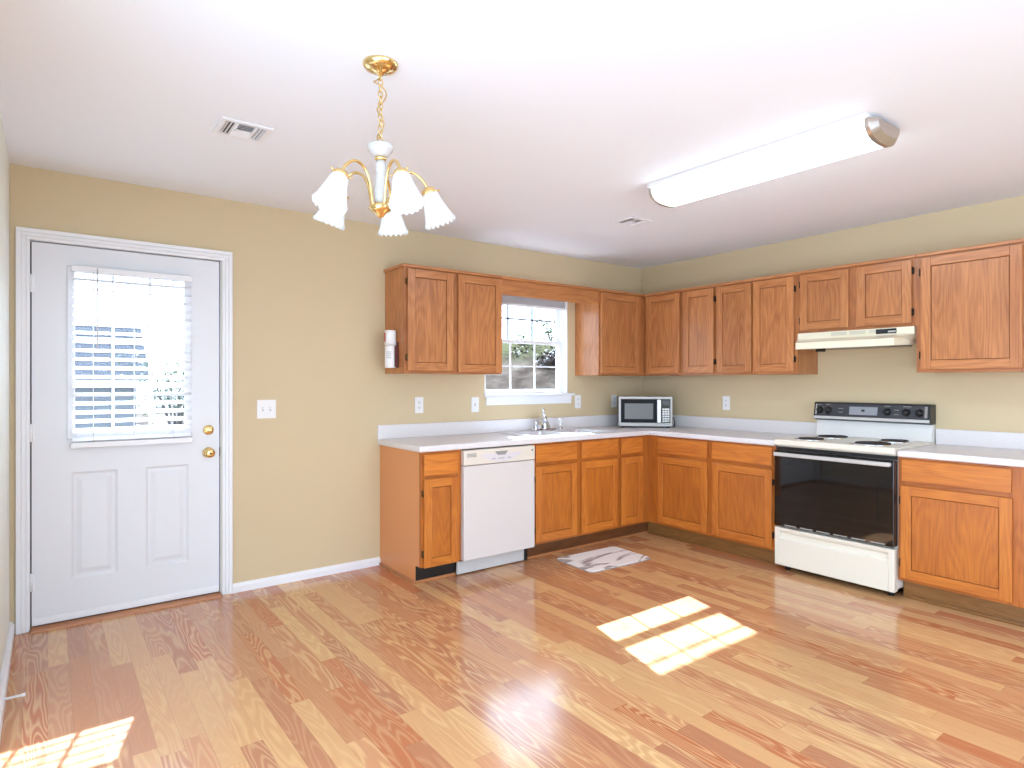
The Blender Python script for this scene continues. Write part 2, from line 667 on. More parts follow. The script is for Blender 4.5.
M['glass'] = glass_mat('window_glass', (.74, .755, .76))
M['marble'] = marble_mat()
M['tube'] = emit('lit_acrylic_diffuser', (216, 240, 255), TUBE_STRENGTH)
M['shade'] = emit('lit_frosted_glass', (206, 211, 214), SHADE_STRENGTH, .35)
M['bulb'] = emit('lit_bulb', (255, 246, 232), BULB_STRENGTH)
M['gravel'] = ground_mat('grey_gravel', (96, 96, 97), (114, 113, 112), (130, 128, 126), 3)
M['bank'] = ground_mat('dry_dirt_bank', (50, 43, 38), (74, 65, 58), (100, 90, 80), 1.6, 2.05, 2.35, (74, 74, 54))
M['roof'] = shingle_mat()
M['house'] = flat('grey_siding', (124, 128, 134), .9, spec=.05, noise=.1, nscale=6)
M['bark'] = flat('bark', (80, 66, 56), .9)
M['leaf'] = leaf_mat('green_leaves', (52, 74, 32), (96, 116, 58))
M['leaf2'] = leaf_mat('dry_brush', (40, 34, 31), (70, 62, 56))

# ------------------------------------------------------------------ room shell
H, LW, YR = 2.456, -4.90, -6.6
WT = .15
DX0, DX1, DZ = -4.8096, -3.8933, 2.0644      # door leaf
WX0, WX1, WZ0, WZ1 = -1.905, -.995, 1.205, 2.10   # window opening

struct('floor', MB().box(LW - .12, .12, YR, WT, -.1, 0), M['floor'])
struct('ceiling', MB().box(LW - .12, .12, YR, WT, H, H + .1), M['ceiling'])
J = .012
mb = MB()
mb.box(LW - .12, DX0 - J, 0, WT, 0, H)
mb.box(DX0 - J, DX1 + J, 0, WT, DZ + J, H)
mb.box(DX1 + J, WX0, 0, WT, 0, H)
mb.box(WX0, WX1, 0, WT, 0, WZ0)
mb.box(WX0, WX1, 0, WT, WZ1, H)
mb.box(WX1, .12, 0, WT, 0, H)
struct('wall_back', mb, M['wall'])
mb = MB()                                      # left wall with an unseen opening added beside the camera for side light
OY0, OY1, OZ = -5.2, -2.35, 2.12
mb.box(LW - .12, LW, OY1, 0, 0, H)
mb.box(LW - .12, LW, OY0, OY1, OZ, H)
mb.box(LW - .12, LW, YR, OY0, 0, H)
struct('wall_left', mb, M['wall_brightened'])
mb = MB()                                      # rear wall with an unseen opening added to let sky light in
mb.box(LW - .12, -4.6, YR - .12, YR, 0, H)
mb.box(-4.6, -1.5, YR - .12, YR, 2.25, H)
mb.box(-1.5, .12, YR - .12, YR, 0, H)
struct('wall_rear', mb, M['wall'])
struct('wall_right', MB().box(0, .12, YR, 0, 0, H), M['wall'])


def base_profile(h=.056, t=.016):
    return [(0, 0), (t, 0), (t, h - .018), (t * .75, h - .012), (t * .45, h - .006), (t * .35, h), (0, h)]


mb = MB()
mb.prism([(-3.820, -p - .0005, z) for p, z in base_profile()], (.996, 0, 0))
struct('baseboard_back', mb, M['trim'])
mb = MB()
mb.prism([(LW + p + .0005, -.0005, z) for p, z in base_profile(.072, .020)], (0, OY1, 0))
struct('baseboard_left', mb, M['trim'])

# door casing
cx0, cx1, ct = -4.8751, -3.821, 2.13
mb = MB()
iw = .006


def casing(mb, p0, p1, inward):
    pass


for (a, b, t_) in ((0, .022, .020), (.022, .042, .015), (.042, .0585, .011)):
    mb.box(cx0 + a, cx0 + b, -t_, -.0005, 0, ct - b)
    mb.box(cx1 - b, cx1 - a, -t_, -.0005, 0, ct - b)
    mb.box(cx0 + a, cx1 - a, -t_, -.0005, ct - b, ct - a)
# jamb lining
mb.box(DX0 - J, DX0 - .006, 0, WT, 0, DZ + J)
mb.box(DX1 + .006, DX1 + J, 0, WT, 0, DZ + J)
mb.box(DX0 - J, DX1 + J, 0, WT, DZ + .006, DZ + J)
# stops behind the leaf, coloured black to give a dark gap line
mb.box(DX0 - .0062, DX0 + .012, .052, WT, 0, DZ, 1)
mb.box(DX1 - .012, DX1 + .0062, .052, WT, 0, DZ, 1)
mb.box(DX0 - .0062, DX1 + .0062, .052, WT, DZ - .012, DZ + .0062, 1)
struct('trim_1', mb, [M['trim'], M['rubber']], bevel=.003)
mb = MB()
mb.prism([(DX0 - .004, -.045, 0), (DX0 - .004, -.04, .010), (DX0 - .004, -.012, .016), (DX0 - .004, .10, .016), (DX0 - .004, .10, 0)], (DX1 - DX0 + .008, 0, 0))
struct('trim_2', mb, M['shoe'])

# ------------------------------------------------------------------ door leaf
LY = .006                                     # face of the leaf
door = tag(empty('door_1', ((DX0 + DX1) / 2, LY + .022, .02)), 'white exterior door with a half window and two raised panels', kind='structure')
gx0, gx1, gz0, gz1 = -4.628, -4.080, 1.035, 1.925
mb = MB()
zb = .022
P1, P2 = (-4.640, -4.424), (-4.286, -4.062)
PZ0, PZ1 = .24, .825
YB = LY + .044
mb.box(DX0, gx0, LY, YB, gz0, gz1)
mb.box(gx1, DX1, LY, YB, gz0, gz1)
mb.box(DX0, DX1, LY, YB, gz1, DZ)
mb.box(DX0, DX1, LY, YB, PZ1, gz0)
mb.box(DX0, DX1, LY, YB, zb, PZ0)
mb.box(DX0, P1[0], LY, YB, PZ0, PZ1)
mb.box(P1[1], P2[0], LY, YB, PZ0, PZ1)
mb.box(P2[1], DX1, LY, YB, PZ0, PZ1)
leaf = mb.build('door_leaf', M['door'], door)


def raised(p, z0, z1):
    x0, x1 = p
    levels = [(0, 0), (.005, .003), (.012, .009), (.026, .009), (.05, .001)]
    mb = MB()
    rings = []
    for d, dy in levels:
        rings.append([mb.bm.verts.new(q) for q in ((x0 + d, LY + dy, z0 + d), (x1 - d, LY + dy, z0 + d), (x1 - d, LY + dy, z1 - d), (x0 + d, LY + dy, z1 - d))])
    back = [mb.bm.verts.new(q) for q in ((x0, LY + .03, z0), (x1, LY + .03, z0), (x1, LY + .03, z1), (x0, LY + .03, z1))]
    for a, b in zip([back] + rings, rings):
        for k in range(4):
            mb.bm.faces.new((a[k], a[(k + 1) % 4], b[(k + 1) % 4], b[k]))
    mb.bm.faces.new(rings[-1])
    mb.bm.faces.new(back[::-1])
    return mb.build('raised_panel', M['door'], door)


raised(P1, PZ0, PZ1)
raised(P2, PZ0, PZ1)
mb = MB()                                      # raised frame round the half window
for a, b, t_ in ((0, .03, .008),):
    mb.box(gx0 - .03, gx0 + .006, LY - t_, LY, gz0 - .03, gz1 + .03)
    mb.box(gx1 - .006, gx1 + .03, LY - t_, LY, gz0 - .03, gz1 + .03)
    mb.box(gx0 + .006, gx1 - .006, LY - t_, LY, gz0 - .03, gz0 + .006)
    mb.box(gx0 + .006, gx1 - .006, LY - t_, LY, gz1 - .006, gz1 + .03)
lite = mb.build('window_frame', M['door'], door, bevel=.003)
mb = MB()
gw = (gx1 - gx0) / 3
for k in (1, 2):
    mb.box(gx0 + k * gw - .007, gx0 + k * gw + .007, LY + .012, LY + .032, gz0, gz1)
for zc in (1.305, 1.56):
    for q in range(3):
        mb.box(gx0 + q * gw + (.009 if q else 0), gx0 + (q + 1) * gw - (.009 if q < 2 else 0), LY + .010, LY + .034, zc - .009, zc + .009)
mb.build('muntin', M['door'], lite, bevel=.003)
MB().box(gx0, gx1, LY + .020, LY + .024, gz0, gz1).build('glass_pane', M['glass'], lite)
mb = MB()
mb.box(DX0 + .002, DX1 - .002, LY - .006, LY, zb + .004, .062)
mb.build('weather_strip', M['trim'], door, bevel=.003)
mb = MB()
mb.box(DX0 + .004, DX1 - .004, LY + .008, LY + .036, .0165, zb)
mb.build('door_sweep', M['rubber'], door)
mb = MB()                                      # knob and deadbolt
kx, kz, dz_ = -3.955, .888, 1.026
mb.lathe([(0, 0), (.032, 0), (.033, .004), (.028, .010), (.012, .013), (.010, .026), (.016, .032), (.026, .040), (.029, .052), (.026, .062), (.014, .067), (.0, .067)], (kx, LY, kz), (0, -1, 0), 28)
kn = mb.build('door_knob', M['brass'], door)
MB().lathe([(0, 0), (.007, 0), (.007, .0015), (0, .0015)], (kx, LY - .0672, kz), (0, -1, 0), 14).build('knob_button', M['hinge_brass'], kn)
mb = MB()
mb.lathe([(0, 0), (.030, 0), (.031, .005), (.026, .012), (.0, .013)], (kx, LY, dz_), (0, -1, 0), 28)
db = mb.build('deadbolt_plate', M['brass'], door)
MB().box(kx - .016, kx + .016, LY - .028, LY - .013, dz_ - .005, dz_ + .005).build('thumb_turn', M['brass'], db, bevel=.003)
MB().box(DX1 + .0005, DX1 + .0035, LY - .004, LY + .02, kz - .03, kz + .03).build('strike_plate', M['bronze'], door)
for hz in (1.842, 1.05, .258):
    mb = MB()
    mb.cyl((DX0 - .002, -.007, hz - .047), (DX0 - .002, -.007, hz + .047), .0075, 12)
    mb.box(DX0 - .014, DX0 + .012, -.004, LY + .001, hz - .046, hz + .046)
    mb.build('hinge', M['trim'], door)

# ------------------------------------------------------------------ door blind
bx0, bx1, bz0, bz1 = -4.640, -4.052, .958, 1.952
bl = empty('window_blind', ((bx0 + bx1) / 2, -.02, bz0), 'white slatted blind lowered over the half window of the exterior door', 'blind', 'horizontal blinds')
MB().box(bx0, bx1, -.042, -.006, bz1 - .032, bz1).build('headrail', M['blind'], bl, bevel=.003)
MB().box(bx0 - .002, bx1 + .004, -.044, -.008, bz0, bz0 + .032).build('bottom_rail', M['blind'], bl, bevel=.004)
mb = MB()
ns = 19
sp = (bz1 - .04 - bz0 - .03) / ns
for k in range(ns):
    z = bz0 + .048 + k * sp
    t_ = .17
    y0, y1 = -.042, -.0065
    zc = z
    mb.hexa([(bx0 + .004, y0, zc - .0100), (bx1 - .004, y0, zc - .0100), (bx1 - .004, y1, zc + .0080), (bx0 + .004, y1, zc + .0080),
             (bx0 + .004, y0, zc - .0080), (bx1 - .004, y0, zc - .0080), (bx1 - .004, y1, zc + .0100), (bx0 + .004, y1, zc + .0100)])
mb.build('slats', M['blind'], bl)
mb = MB()
for fx in (.17, .5, .83):
    xx = bx0 + fx * (bx1 - bx0)
    for yy in (-.0435, -.0055):
        mb.cyl((xx, yy, bz0 + .03), (xx, yy, bz1 - .03), .0012, 6)
mb.build('ladder_cord', M['blind'], bl)
MB().cyl((-4.523, -.050, 1.50), (-4.523, -.050, 1.945), .0035, 8).build('tilt_wand', M['toggle_slot'], bl)

# ------------------------------------------------------------------ kitchen window
win = tag(empty('window_1', ((WX0 + WX1) / 2, .07, WZ0)), 'white double hung window with grids above the sink', kind='structure')
mb = MB()                                      # painted reveal and outer frame
mb.box(WX0 + .0005, WX0 + .012, -.001, WT, WZ0 + .018, WZ1)
mb.box(WX1 - .012, WX1 - .0005, -.001, WT, WZ0 + .018, WZ1)
mb.box(WX0 + .012, WX1 - .012, -.001, WT, WZ1 - .012, WZ1 - .0005)
mb.build('window_reveal', M['trim'], win)
ZM = 1.672
sx0, sx1 = WX0 + .0125, WX1 - .0125


def sash(name, y0, y1, z0, z1, st, rb, rt, mm='trim'):
    mb = MB()
    mb.box(sx0, sx0 + st, y0, y1, z0, z1)
    mb.box(sx1 - st, sx1, y0, y1, z0, z1)
    mb.box(sx0 + st, sx1 - st, y0, y1, z0, z0 + rb)
    mb.box(sx0 + st, sx1 - st, y0, y1, z1 - rt, z1)
    f = mb.build(name, M['trim'], win, bevel=.003)
    gx0, gx1, a, b = sx0 + st, sx1 - st, z0 + rb, z1 - rt
    mb = MB()
    ym = (y0 + y1) / 2
    zc = (a + b) / 2
    w3 = (gx1 - gx0) / 3
    for k in (1, 2):
        mb.box(gx0 + k * w3 - .0065, gx0 + k * w3 + .0065, ym - .006, ym + .006, a, b)
    for q in range(3):
        mb.box(gx0 + q * w3 + (.0065 if q else 0), gx0 + (q + 1) * w3 - (.0065 if q < 2 else 0), ym - .006, ym + .006, zc - .0065, zc + .0065)
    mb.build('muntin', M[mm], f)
    MB().box(gx0, gx1, ym - .0015, ym + .0015, a, b).build('glass_pane', M['glass'], f)


sash('lower_sash', .060, .092, WZ0 + .019, ZM + .012, .043, .036, .030)
sash('upper_sash', .096, .128, ZM - .014, WZ1 - .013, .043, .030, .036, 'muntin_backlit')
mb = MB()
mb.box(WX0 - .012, WX1 + .062, -.034, -.001, WZ0 - .004, WZ0 + .018)
mb.box(WX0 + .001, WX1 - .001, -.001, .10, WZ0, WZ0 + .018)
mb.build('window_sill', M['trim'], win, bevel=.004)
mb = MB()
mb.prism([(WX0 + .012, -.0005, WZ0 - .004), (WX0 + .012, -.016, WZ0 - .004), (WX0 + .012, -.011, WZ0 - .074), (WX0 + .012, -.0005, WZ0 - .074)], (WX1 - WX0 + .026, 0, 0))
mb.build('window_apron', M['trim'], win, bevel=.002)

wb = empty('window_blind', ((WX0 + WX1) / 2, .03, 1.968), 'white blind raised into a stack at the top of the sink window', 'blind', 'horizontal blinds')
MB().box(WX0 + .015, WX1 - .015, .006, .052, 2.064, 2.086).build('headrail', M['blind'], wb, bevel=.003)
mb = MB()
for k in range(16):
    z = 1.9905 + k * .0045
    mb.box(WX0 + .017, WX1 - .017, .010 + .002 * (k % 3 == 0), .050, z, z + .0018)
mb.build('slats', M['blind'], wb)
MB().box(WX0 + .017, WX1 - .017, .010, .050, 1.968, 1.988).build('bottom_rail', M['blind'], wb, bevel=.004)

# ------------------------------------------------------------------ cabinets
FB, CT, UB, UT, US = .118, .907, 1.381, 2.137, 1.680
FBASE, FUP = .61, .302


def W(set_, fr):
    return [M[set_ + 'z'], M[set_ + ('x' if fr == 'B' else 'y')]]


def cab_door(fr, root, set_, u0, u1, z0, z1, wf, hinge=None, fw=.056):
    w0, w1 = wf + .0055, wf + .0215
    mb = MB()
    mb.fbox(fr, u0 + .012, u1 - .012, wf + .0008, w0, z0 + .012, z1 - .012, 2)
    mb.fbox(fr, u0, u0 + fw, w0, w1, z0, z1)
    mb.fbox(fr, u1 - fw, u1, w0, w1, z0, z1)
    mb.fbox(fr, u0 + fw, u1 - fw, w0, w1 - .0004, z0, z0 + fw, 1)
    mb.fbox(fr, u0 + fw, u1 - fw, w0, w1 - .0004, z1 - fw, z1, 1)
    mb.fbox(fr, u0 + fw + .0028, u1 - fw - .0028, w0, w1 - .006, z0 + fw + .0028, z1 - fw - .0028, 3)
    d = mb.build('door', W(set_, fr) + [M['rebate'], M[set_ + 'pz']], root, bevel=.0035)
    if hinge:
        ue = u0 - .004 if hinge == 'L' else u1 + .004
        hh = (z1 - z0)
        for zc in (z0 + min(.09, hh * .17), z1 - min(.09, hh * .17)):
            mb = MB()
            a, b = tf(fr, ue, w1 - .006, zc - .024), tf(fr, ue, w1 - .006, zc + .024)
            mb.cyl(a, b, .0048, 10)
            mb.fbox(fr, ue - .008, ue + .006, wf + .0008, w1 - .012, zc - .019, zc + .019)
            mb.build('hinge', M['bronze' if fr == 'R' else 'hinge_brass'], d)
    return d


def drawer(fr, root, set_, u0, u1, z0=.725, z1=.852, wf=FBASE):
    mb = MB()
    mb.fbox(fr, u0 + .012, u1 - .012, wf + .0008, wf + .0055, z0 + .012, z1 - .012, 1)
    mb.fbox(fr, u0, u1, wf + .0055, wf + .0215, z0, z1)
    return mb.build('drawer_front', [M[set_ + ('x' if fr == 'B' else 'y')], M['rebate']], root, bevel=.006, seg=3)


def face_frame(fr, root, set_, u0, u1, z0, z1, wf, stiles, rails):
    mb = MB()
    for a, b in stiles:
        mb.fbox(fr, a, b, wf - .019, wf, z0, z1)
    st = sorted(stiles)
    for a, b in rails:
        for (s0, s1), (t0, t1) in zip(st, st[1:]):
            mb.fbox(fr, s1, t0, wf - .019, wf - .0003, a, b, 1)
    return mb.build('face_frame', W(set_ + 'f', fr), root)


def upper(fr, name, label, group, u0, u1, z0, stiles, doors, box_u=None, crown=(0, 0)):
    a, b = box_u or (u0, u1)
    loc = tf(fr, (u0 + u1) / 2, FUP / 2, z0)
    r = empty(name, loc, label, 'cabinet', group)
    mb = MB()
    mb.fbox(fr, a + .0006, b - .0006, .0008, FUP - .0195, z0, UT - .002)
    mb.build('cabinet_body', M['upz'], r, bevel=.001)
    face_frame(fr, r, 'up', u0, u1, z0, UT - .002, FUP, stiles, [(z0, z0 + .03), (UT - .05, UT - .002)])
    for d in doors:
        cab_door(fr, r, 'up', *d[:4], FUP, d[4])
    mb = MB()
    e0, e1 = crown
    p0, p1 = (u0 + .0006 - (.014 if e0 else 0)), (u1 - .0006)
    if e0:   # return along the end panel to the wall
        mb.fbox(fr, u0 - .014, u0, .0008, FUP, UT - .022, UT)
        mb.fbox(fr, u0 - .014, p1, FUP, FUP + .014, UT - .022, UT)
    else:
        mb.fbox(fr, p0, p1, FUP + .0003, FUP + .014, UT - .022, UT)
    mb.build('crown_moulding', M['up' + ('x' if fr == 'B' else 'y')], r, bevel=.004)
    return r


G1 = 'oak wall cabinets'
upper('B', 'wall_cabinet', 'oak wall cabinet with two doors left of the sink window', G1, -2.783, -1.957, UB,
      [(-2.783, -2.745), (-2.41, -2.345), (-1.99, -1.957)],
      [(-2.764, -2.398, 1.400, 2.105, 'L'), (-2.354, -1.962, 1.393, 2.107, None)], crown=(1, 0))
upper('B', 'wall_cabinet', 'oak wall cabinet with one door between the sink window and the corner', G1, -.904, -.303, UB,
      [(-.904, -.87), (-.41, -.303)], [(-.890, -.395, 1.400, 2.105, None)], box_u=(-.904, -.002))
upper('R', 'wall_cabinet', 'oak wall cabinet with two doors on the stove wall beside the corner', G1, .303, 1.071, UB,
      [(.303, .36), (.69, .77), (1.04, 1.071)],
      [(.338, .709, 1.400, 2.105, None), (.751, 1.056, 1.400, 2.105, 'R')], box_u=(.304, 1.071))
upper('R', 'wall_cabinet', 'oak wall cabinet with two tall doors just left of the range hood', G1, 1.071, 1.767, UB,
      [(1.071, 1.10), (1.39, 1.43), (1.73, 1.767)],
      [(1.086, 1.401, 1.400, 2.105, 'L'), (1.418, 1.746, 1.400, 2.105, 'R')])
upper('R', 'wall_cabinet', 'short oak wall cabinet with two small doors above the range hood', G1, 1.767, 2.549, US,
      [(1.767, 1.81), (2.12, 2.205), (2.51, 2.549)],
      [(1.794, 2.136, 1.700, 2.105, 'L'), (2.189, 2.526, 1.700, 2.105, 'R')])
upper('R', 'wall_cabinet', 'wide single door oak wall cabinet to the right of the range hood', G1, 2.549, 3.24, UB,
      [(2.549, 2.60), (3.06, 3.24)], [(2.578, 3.088, 1.400, 2.105, 'L')])
# valance over the window
va = empty('window_valance', (-1.43, -.29, 1.995), 'oak valance board bridging the wall cabinets above the sink window', 'valance')
MB().box(-1.9562, -.9048, -FUP + .001, -FUP + .020, 1.995, UT - .022).build('valance_board', M['upx'], va, bevel=.003)
mb = MB()
mb.box(-1.9562, -.9048, -FUP - .014, -FUP - .0003, UT - .022, UT)
mb.box(-1.9562, -.9048, -FUP - .0003, -FUP + .020, UT - .0215, UT)
mb.build('crown_moulding', M['upx'], va, bevel=.004)

G2 = 'oak base cabinets'
CB = CT - .0405


def base(fr, label, u0, u1, stiles, drawers, doors, box_u=None, toe='toe_brown', toe_u=None):
    a, b = box_u or (u0, u1)
    r = empty('base_cabinet', tf(fr, (u0 + u1) / 2, FBASE / 2, 0), label, 'cabinet', G2)
    mb = MB()
    p0, p1, wb_ = a + .0006, b - .0006, FBASE - .0195
    mb.fbox(fr, p0, p0 + .016, .0008, wb_, FB, CB)
    mb.fbox(fr, p1 - .016, p1, .0008, wb_, FB, CB)
    mb.fbox(fr, p0 + .016, p1 - .016, .0008, wb_, FB, FB + .016)
    mb.fbox(fr, p0 + .016, p1 - .016, .0008, .008, FB + .016, CB)
    mb.fbox(fr, p0 + .016, p1 - .016, wb_ - .006, wb_, FB + .016, CB)
    mb.build('cabinet_body', M['loz'], r)
    face_frame(fr, r, 'lo', u0, u1, FB, CB, FBASE, stiles, [(FB, FB + .034), (.68, .735), (.838, CB)])
    for d in drawers:
        drawer(fr, r, 'lo', *d)
    for d in doors:
        cab_door(fr, r, 'lo', *d[:4], FBASE, d[4])
    t0, t1 = toe_u or (u0, u1)
    mb = MB()
    mb.fbox(fr, t0 + .001, t1 - .001, .40, .535, .001, FB - .0005)
    mb.build('toe_kick', M[toe], r)
    return r


endc = base('B', 'narrow oak base cabinet with one drawer left of the dishwasher', -2.8225, -2.5155,
            [(-2.8225, -2.79), (-2.56, -2.5155)], [(-2.806, -2.551, .712, .850)], [(-2.806, -2.547, .118, .690, 'L')], box_u=(-2.8195, -2.5155), toe='toe_dark',
            toe_u=(-2.818, -2.5155))
mb = MB()                                      # finished end panel with the toe notch
mb.prism([(-2.8225, -.001, .001), (-2.8225, -.535, .001), (-2.8225, -.535, FB), (-2.8225, -.5905, FB), (-2.8225, -.5905, CB), (-2.8225, -.001, CB)], (.0028, 0, 0))
mb.build('end_panel', M['end_panel'], endc)
mb = MB()
mb.box(-2.834, -2.823, -.535, -.002, .001, .020)
mb.box(-2.834, -2.52, -.550, -.5355, .001, .020)
mb.build('shoe_moulding', M['shoe'], endc, bevel=.004)
base('B', 'oak sink base cabinet with two doors right of the dishwasher', -1.8955, -.985,
     [(-1.8955, -1.86), (-1.48, -1.40), (-1.03, -.985)],
     [(-1.878, -1.467), (-1.414, -1.016)], [(-1.878, -1.467, .140, .696, 'L'), (-1.414, -1.016, .140, .696, None)])
base('B', 'narrow oak base cabinet with one drawer in the corner under the microwave', -.985, -.6105,
     [(-.985, -.94), (-.72, -.6105)], [(-.964, -.703)], [(-.964, -.703, .140, .696, None)], box_u=(-.985, -.002), toe_u=(-.985, -.5365))
base('R', 'oak base cabinet with two doors between the corner and the stove', .611, 1.778,
     [(.611, .74), (1.195, 1.275), (1.74, 1.778)],
     [(.725, 1.21), (1.259, 1.752)], [(.725, 1.21, .140, .696, None), (1.259, 1.752, .140, .696, 'R')], box_u=(.612, 1.778), toe='toe_tan', toe_u=(.537, 1.778))
base('R', 'wide oak base cabinet with one drawer right of the stove', 2.560, 3.24,
     [(2.560, 2.61), (3.09, 3.24)], [(2.585, 3.113)], [(2.579, 3.117, .138, .696, 'L')], toe='toe_tan')
# shoe mouldings along the toe kicks
tag(MB().box(-1.894, -.5365, -.549, -.5365, .001, .016).build('shoe_moulding', M['shoe'], bevel=.004), 'oak shoe moulding along the toe kick under the sink cabinets', 'moulding')
tag(MB().box(-.549, -.5365, -1.777, -.5495, .001, .016).build('shoe_moulding', M['toe_tan'], bevel=.004), 'oak shoe moulding along the toe kick left of the stove', 'moulding')
tag(MB().box(-.549, -.5365, -3.24, -2.605, .001, .016).build('shoe_moulding', M['toe_tan'], bevel=.004), 'oak shoe moulding along the toe kick right of the stove', 'moulding')

# ------------------------------------------------------------------ countertops
SX0, SX1, SY0, SY1 = -1.815, -1.005, -.545, -.085       # sink cut-out


def counter_slab(name, xs, ys, keep, label):
    bm = bmesh.new()
    vs = {}

    def V(x, y):
        if (x, y) not in vs:
            vs[(x, y)] = bm.verts.new((x, y, CT - .04))
        return vs[(x, y)]
    fs = []
    for i in range(len(xs) - 1):
        for j in range(len(ys) - 1):
            if keep((xs[i] + xs[i + 1]) / 2, (ys[j] + ys[j + 1]) / 2):
                fs.append(bm.faces.new((V(xs[i], ys[j]), V(xs[i + 1], ys[j]), V(xs[i + 1], ys[j + 1]), V(xs[i], ys[j + 1]))))
    r = bmesh.ops.extrude_face_region(bm, geom=fs)
    for g in r['geom']:
        if isinstance(g, bmesh.types.BMVert):
            g.co.z = CT
    mb = MB()
    mb.bm.free()
    mb.bm = bm
    bmesh.ops.recalc_face_normals(bm, faces=bm.faces)
    bmesh.ops.dissolve_limit(bm, angle_limit=.01, verts=bm.verts, edges=bm.edges)
    return tag(mb.build(name, M['counter'], bevel=.009, seg=3), label, 'countertop', 'laminate countertops')


c1 = counter_slab('countertop', [-2.8441, SX0, SX1, -.635, -.001], [-1.779, -.635, SY0, SY1, -.001],
                  lambda x, y: (y > -.635 or x > -.635) and not (SX0 < x < SX1 and SY0 < y < SY1),
                  'long pale L shaped countertop holding the sink and the microwave')
mb = MB()
mb.box(-2.8441, -.001, -.021, -.0008, CT + .0002, CT + .102)
mb.box(-.021, -.0008, -1.779, -.0212, CT + .0002, CT + .102)
mb.build('backsplash', M['counter'], c1, bevel=.003)
c2 = counter_slab('countertop', [-.635, -.001], [-3.24, -2.561], lambda x, y: True, 'short pale countertop to the right of the stove')
MB().box(-.021, -.0008, -3.24, -2.561, CT + .0002, CT + .102).build('backsplash', M['counter'], c2, bevel=.003)
# ------------------------------------------------------------------ sink
sk = empty('kitchen_sink', (-1.41, -.315, CT), 'stainless steel double bowl sink set in the countertop below the window', 'sink')
rx0, rx1, ry0, ry1 = -1.832, -.988, -.560, -.070
b0, b1 = (-1.79, -1.435), (-1.385, -1.03)
by0, by1 = -.530, -.165
mb = MB()
zr = CT + .0065
xs = [rx0, b0[0], b0[1], b1[0], b1[1], rx1]
ys = [ry0, by0, by1, ry1]
for i in range(5):
    for j in range(3):
        if j == 1 and i in (1, 3):
            continue
        mb.box(xs[i], xs[i + 1], ys[j], ys[j + 1], CT + .0008, zr)
bmesh.ops.remove_doubles(mb.bm, verts=mb.bm.verts, dist=1e-5)
mb.build('sink_rim', M['steel'], sk)
for bb in (b0, b1):
    mb = MB()
    rings = []
    for d, z in ((0, zr), (.004, zr - .006), (.012, CT - .13), (.04, CT - .165), (.06, CT - .168)):
        ring = []
        x0, x1, y0, y1 = bb[0] + d, bb[1] - d, by0 + d, by1 - d
        rad = .045
        for cx, cy, a0 in ((x1 - rad, y1 - rad, 0), (x0 + rad, y1 - rad, PI / 2), (x0 + rad, y0 + rad, PI), (x1 - rad, y0 + rad, 1.5 * PI)):
            for k in range(6):
                a = a0 + k * PI / 10
                ring.append(mb.bm.verts.new((cx + rad * math.cos(a), cy + rad * math.sin(a), z)))
        rings.append(ring)
    n_ = len(rings[0])
    for a, b in zip(rings, rings[1:]):
        for k in range(n_):
            f = mb.bm.faces.new((a[k], a[(k + 1) % n_], b[(k + 1) % n_], b[k]))
            f.smooth = True
    mb.bm.faces.new(rings[-1])
    # corner webs between the square cut-out and the rounded bowl
    for q, (cx, cy) in enumerate(((bb[1], by1), (bb[0], by1), (bb[0], by0), (bb[1], by0))):
        c = mb.bm.verts.new((cx, cy, zr))
        arc = rings[0][q * 6:q * 6 + 6]
        for k in range(5):
            mb.bm.faces.new((c, arc[k], arc[k + 1]))
    bw = mb.build('bowl', M['steel'], sk, recalc=True)
    MB().lathe([(0, .003), (.018, .003), (.034, .004), (.040, .001)], ((bb[0] + bb[1]) / 2, (by0 + by1) / 2, CT - .168), (0, 0, 1), 20).build('drain', M['chrome'], bw)
# faucet
fc = empty('kitchen_faucet', (-1.370, -.115, zr), 'chrome single lever kitchen faucet at the back of the sink', 'faucet')
mb = MB()
mb.box(-1.490, -1.250, -.142, -.088, zr + .0005, zr + .012)
mb.build('base_plate', M['chrome'], fc, bevel=.006, seg=3)
mb = MB()
mb.hexa([(-1.428, -.142, zr + .0125), (-1.312, -.142, zr + .0125), (-1.312, -.088, zr + .0125), (-1.428, -.088, zr + .0125),
         (-1.400, -.136, zr + .075), (-1.340, -.136, zr + .075), (-1.340, -.096, zr + .075), (-1.400, -.096, zr + .075)])
mb.lathe([(.032, 0), (.031, .03), (.029, .06), (.028, .088), (.022, .104), (0, .110)], (-1.370, -.115, zr + .012), (0, 0, 1), 20)
mb.build('faucet_body', M['chrome'], fc, bevel=.006)
mb = MB()
mb.tube([(-1.372, -.118, zr + .05), (-1.392, -.145, zr + .09), (-1.422, -.185, zr + .118), (-1.448, -.22, zr + .122), (-1.463, -.24, zr + .108), (-1.466, -.244, zr + .084)], [.018, .017, .0155, .015, .0145, .015], 12)
mb.build('spout', M['chrome'], fc)
mb = MB()
mb.tube([(-1.370, -.115, zr + .112), (-1.372, -.108, zr + .135), (-1.380, -.118, zr + .158), (-1.392, -.135, zr + .172)], [.016, .012, .011, .013], 10)
mb.build('lever_handle', M['chrome'], fc)
for hx in (-1.462,):
    MB().lathe([(.016, 0), (.016, .045), (.019, .05), (.017, .068), (0, .072)], (hx, -.115, zr + .012), (0, 0, 1), 14).build('valve_cap', M['chrome'], fc)
spy = empty('sink_sprayer', (-1.185, -.115, zr), 'white and chrome side sprayer standing right of the faucet', 'sprayer')
MB().lathe([(.024, .0005), (.024, .008), (.016, .014), (.014, .022)], (-1.185, -.115, zr), (0, 0, 1), 16, closed=True).build('sprayer_base', M['chrome'], spy)
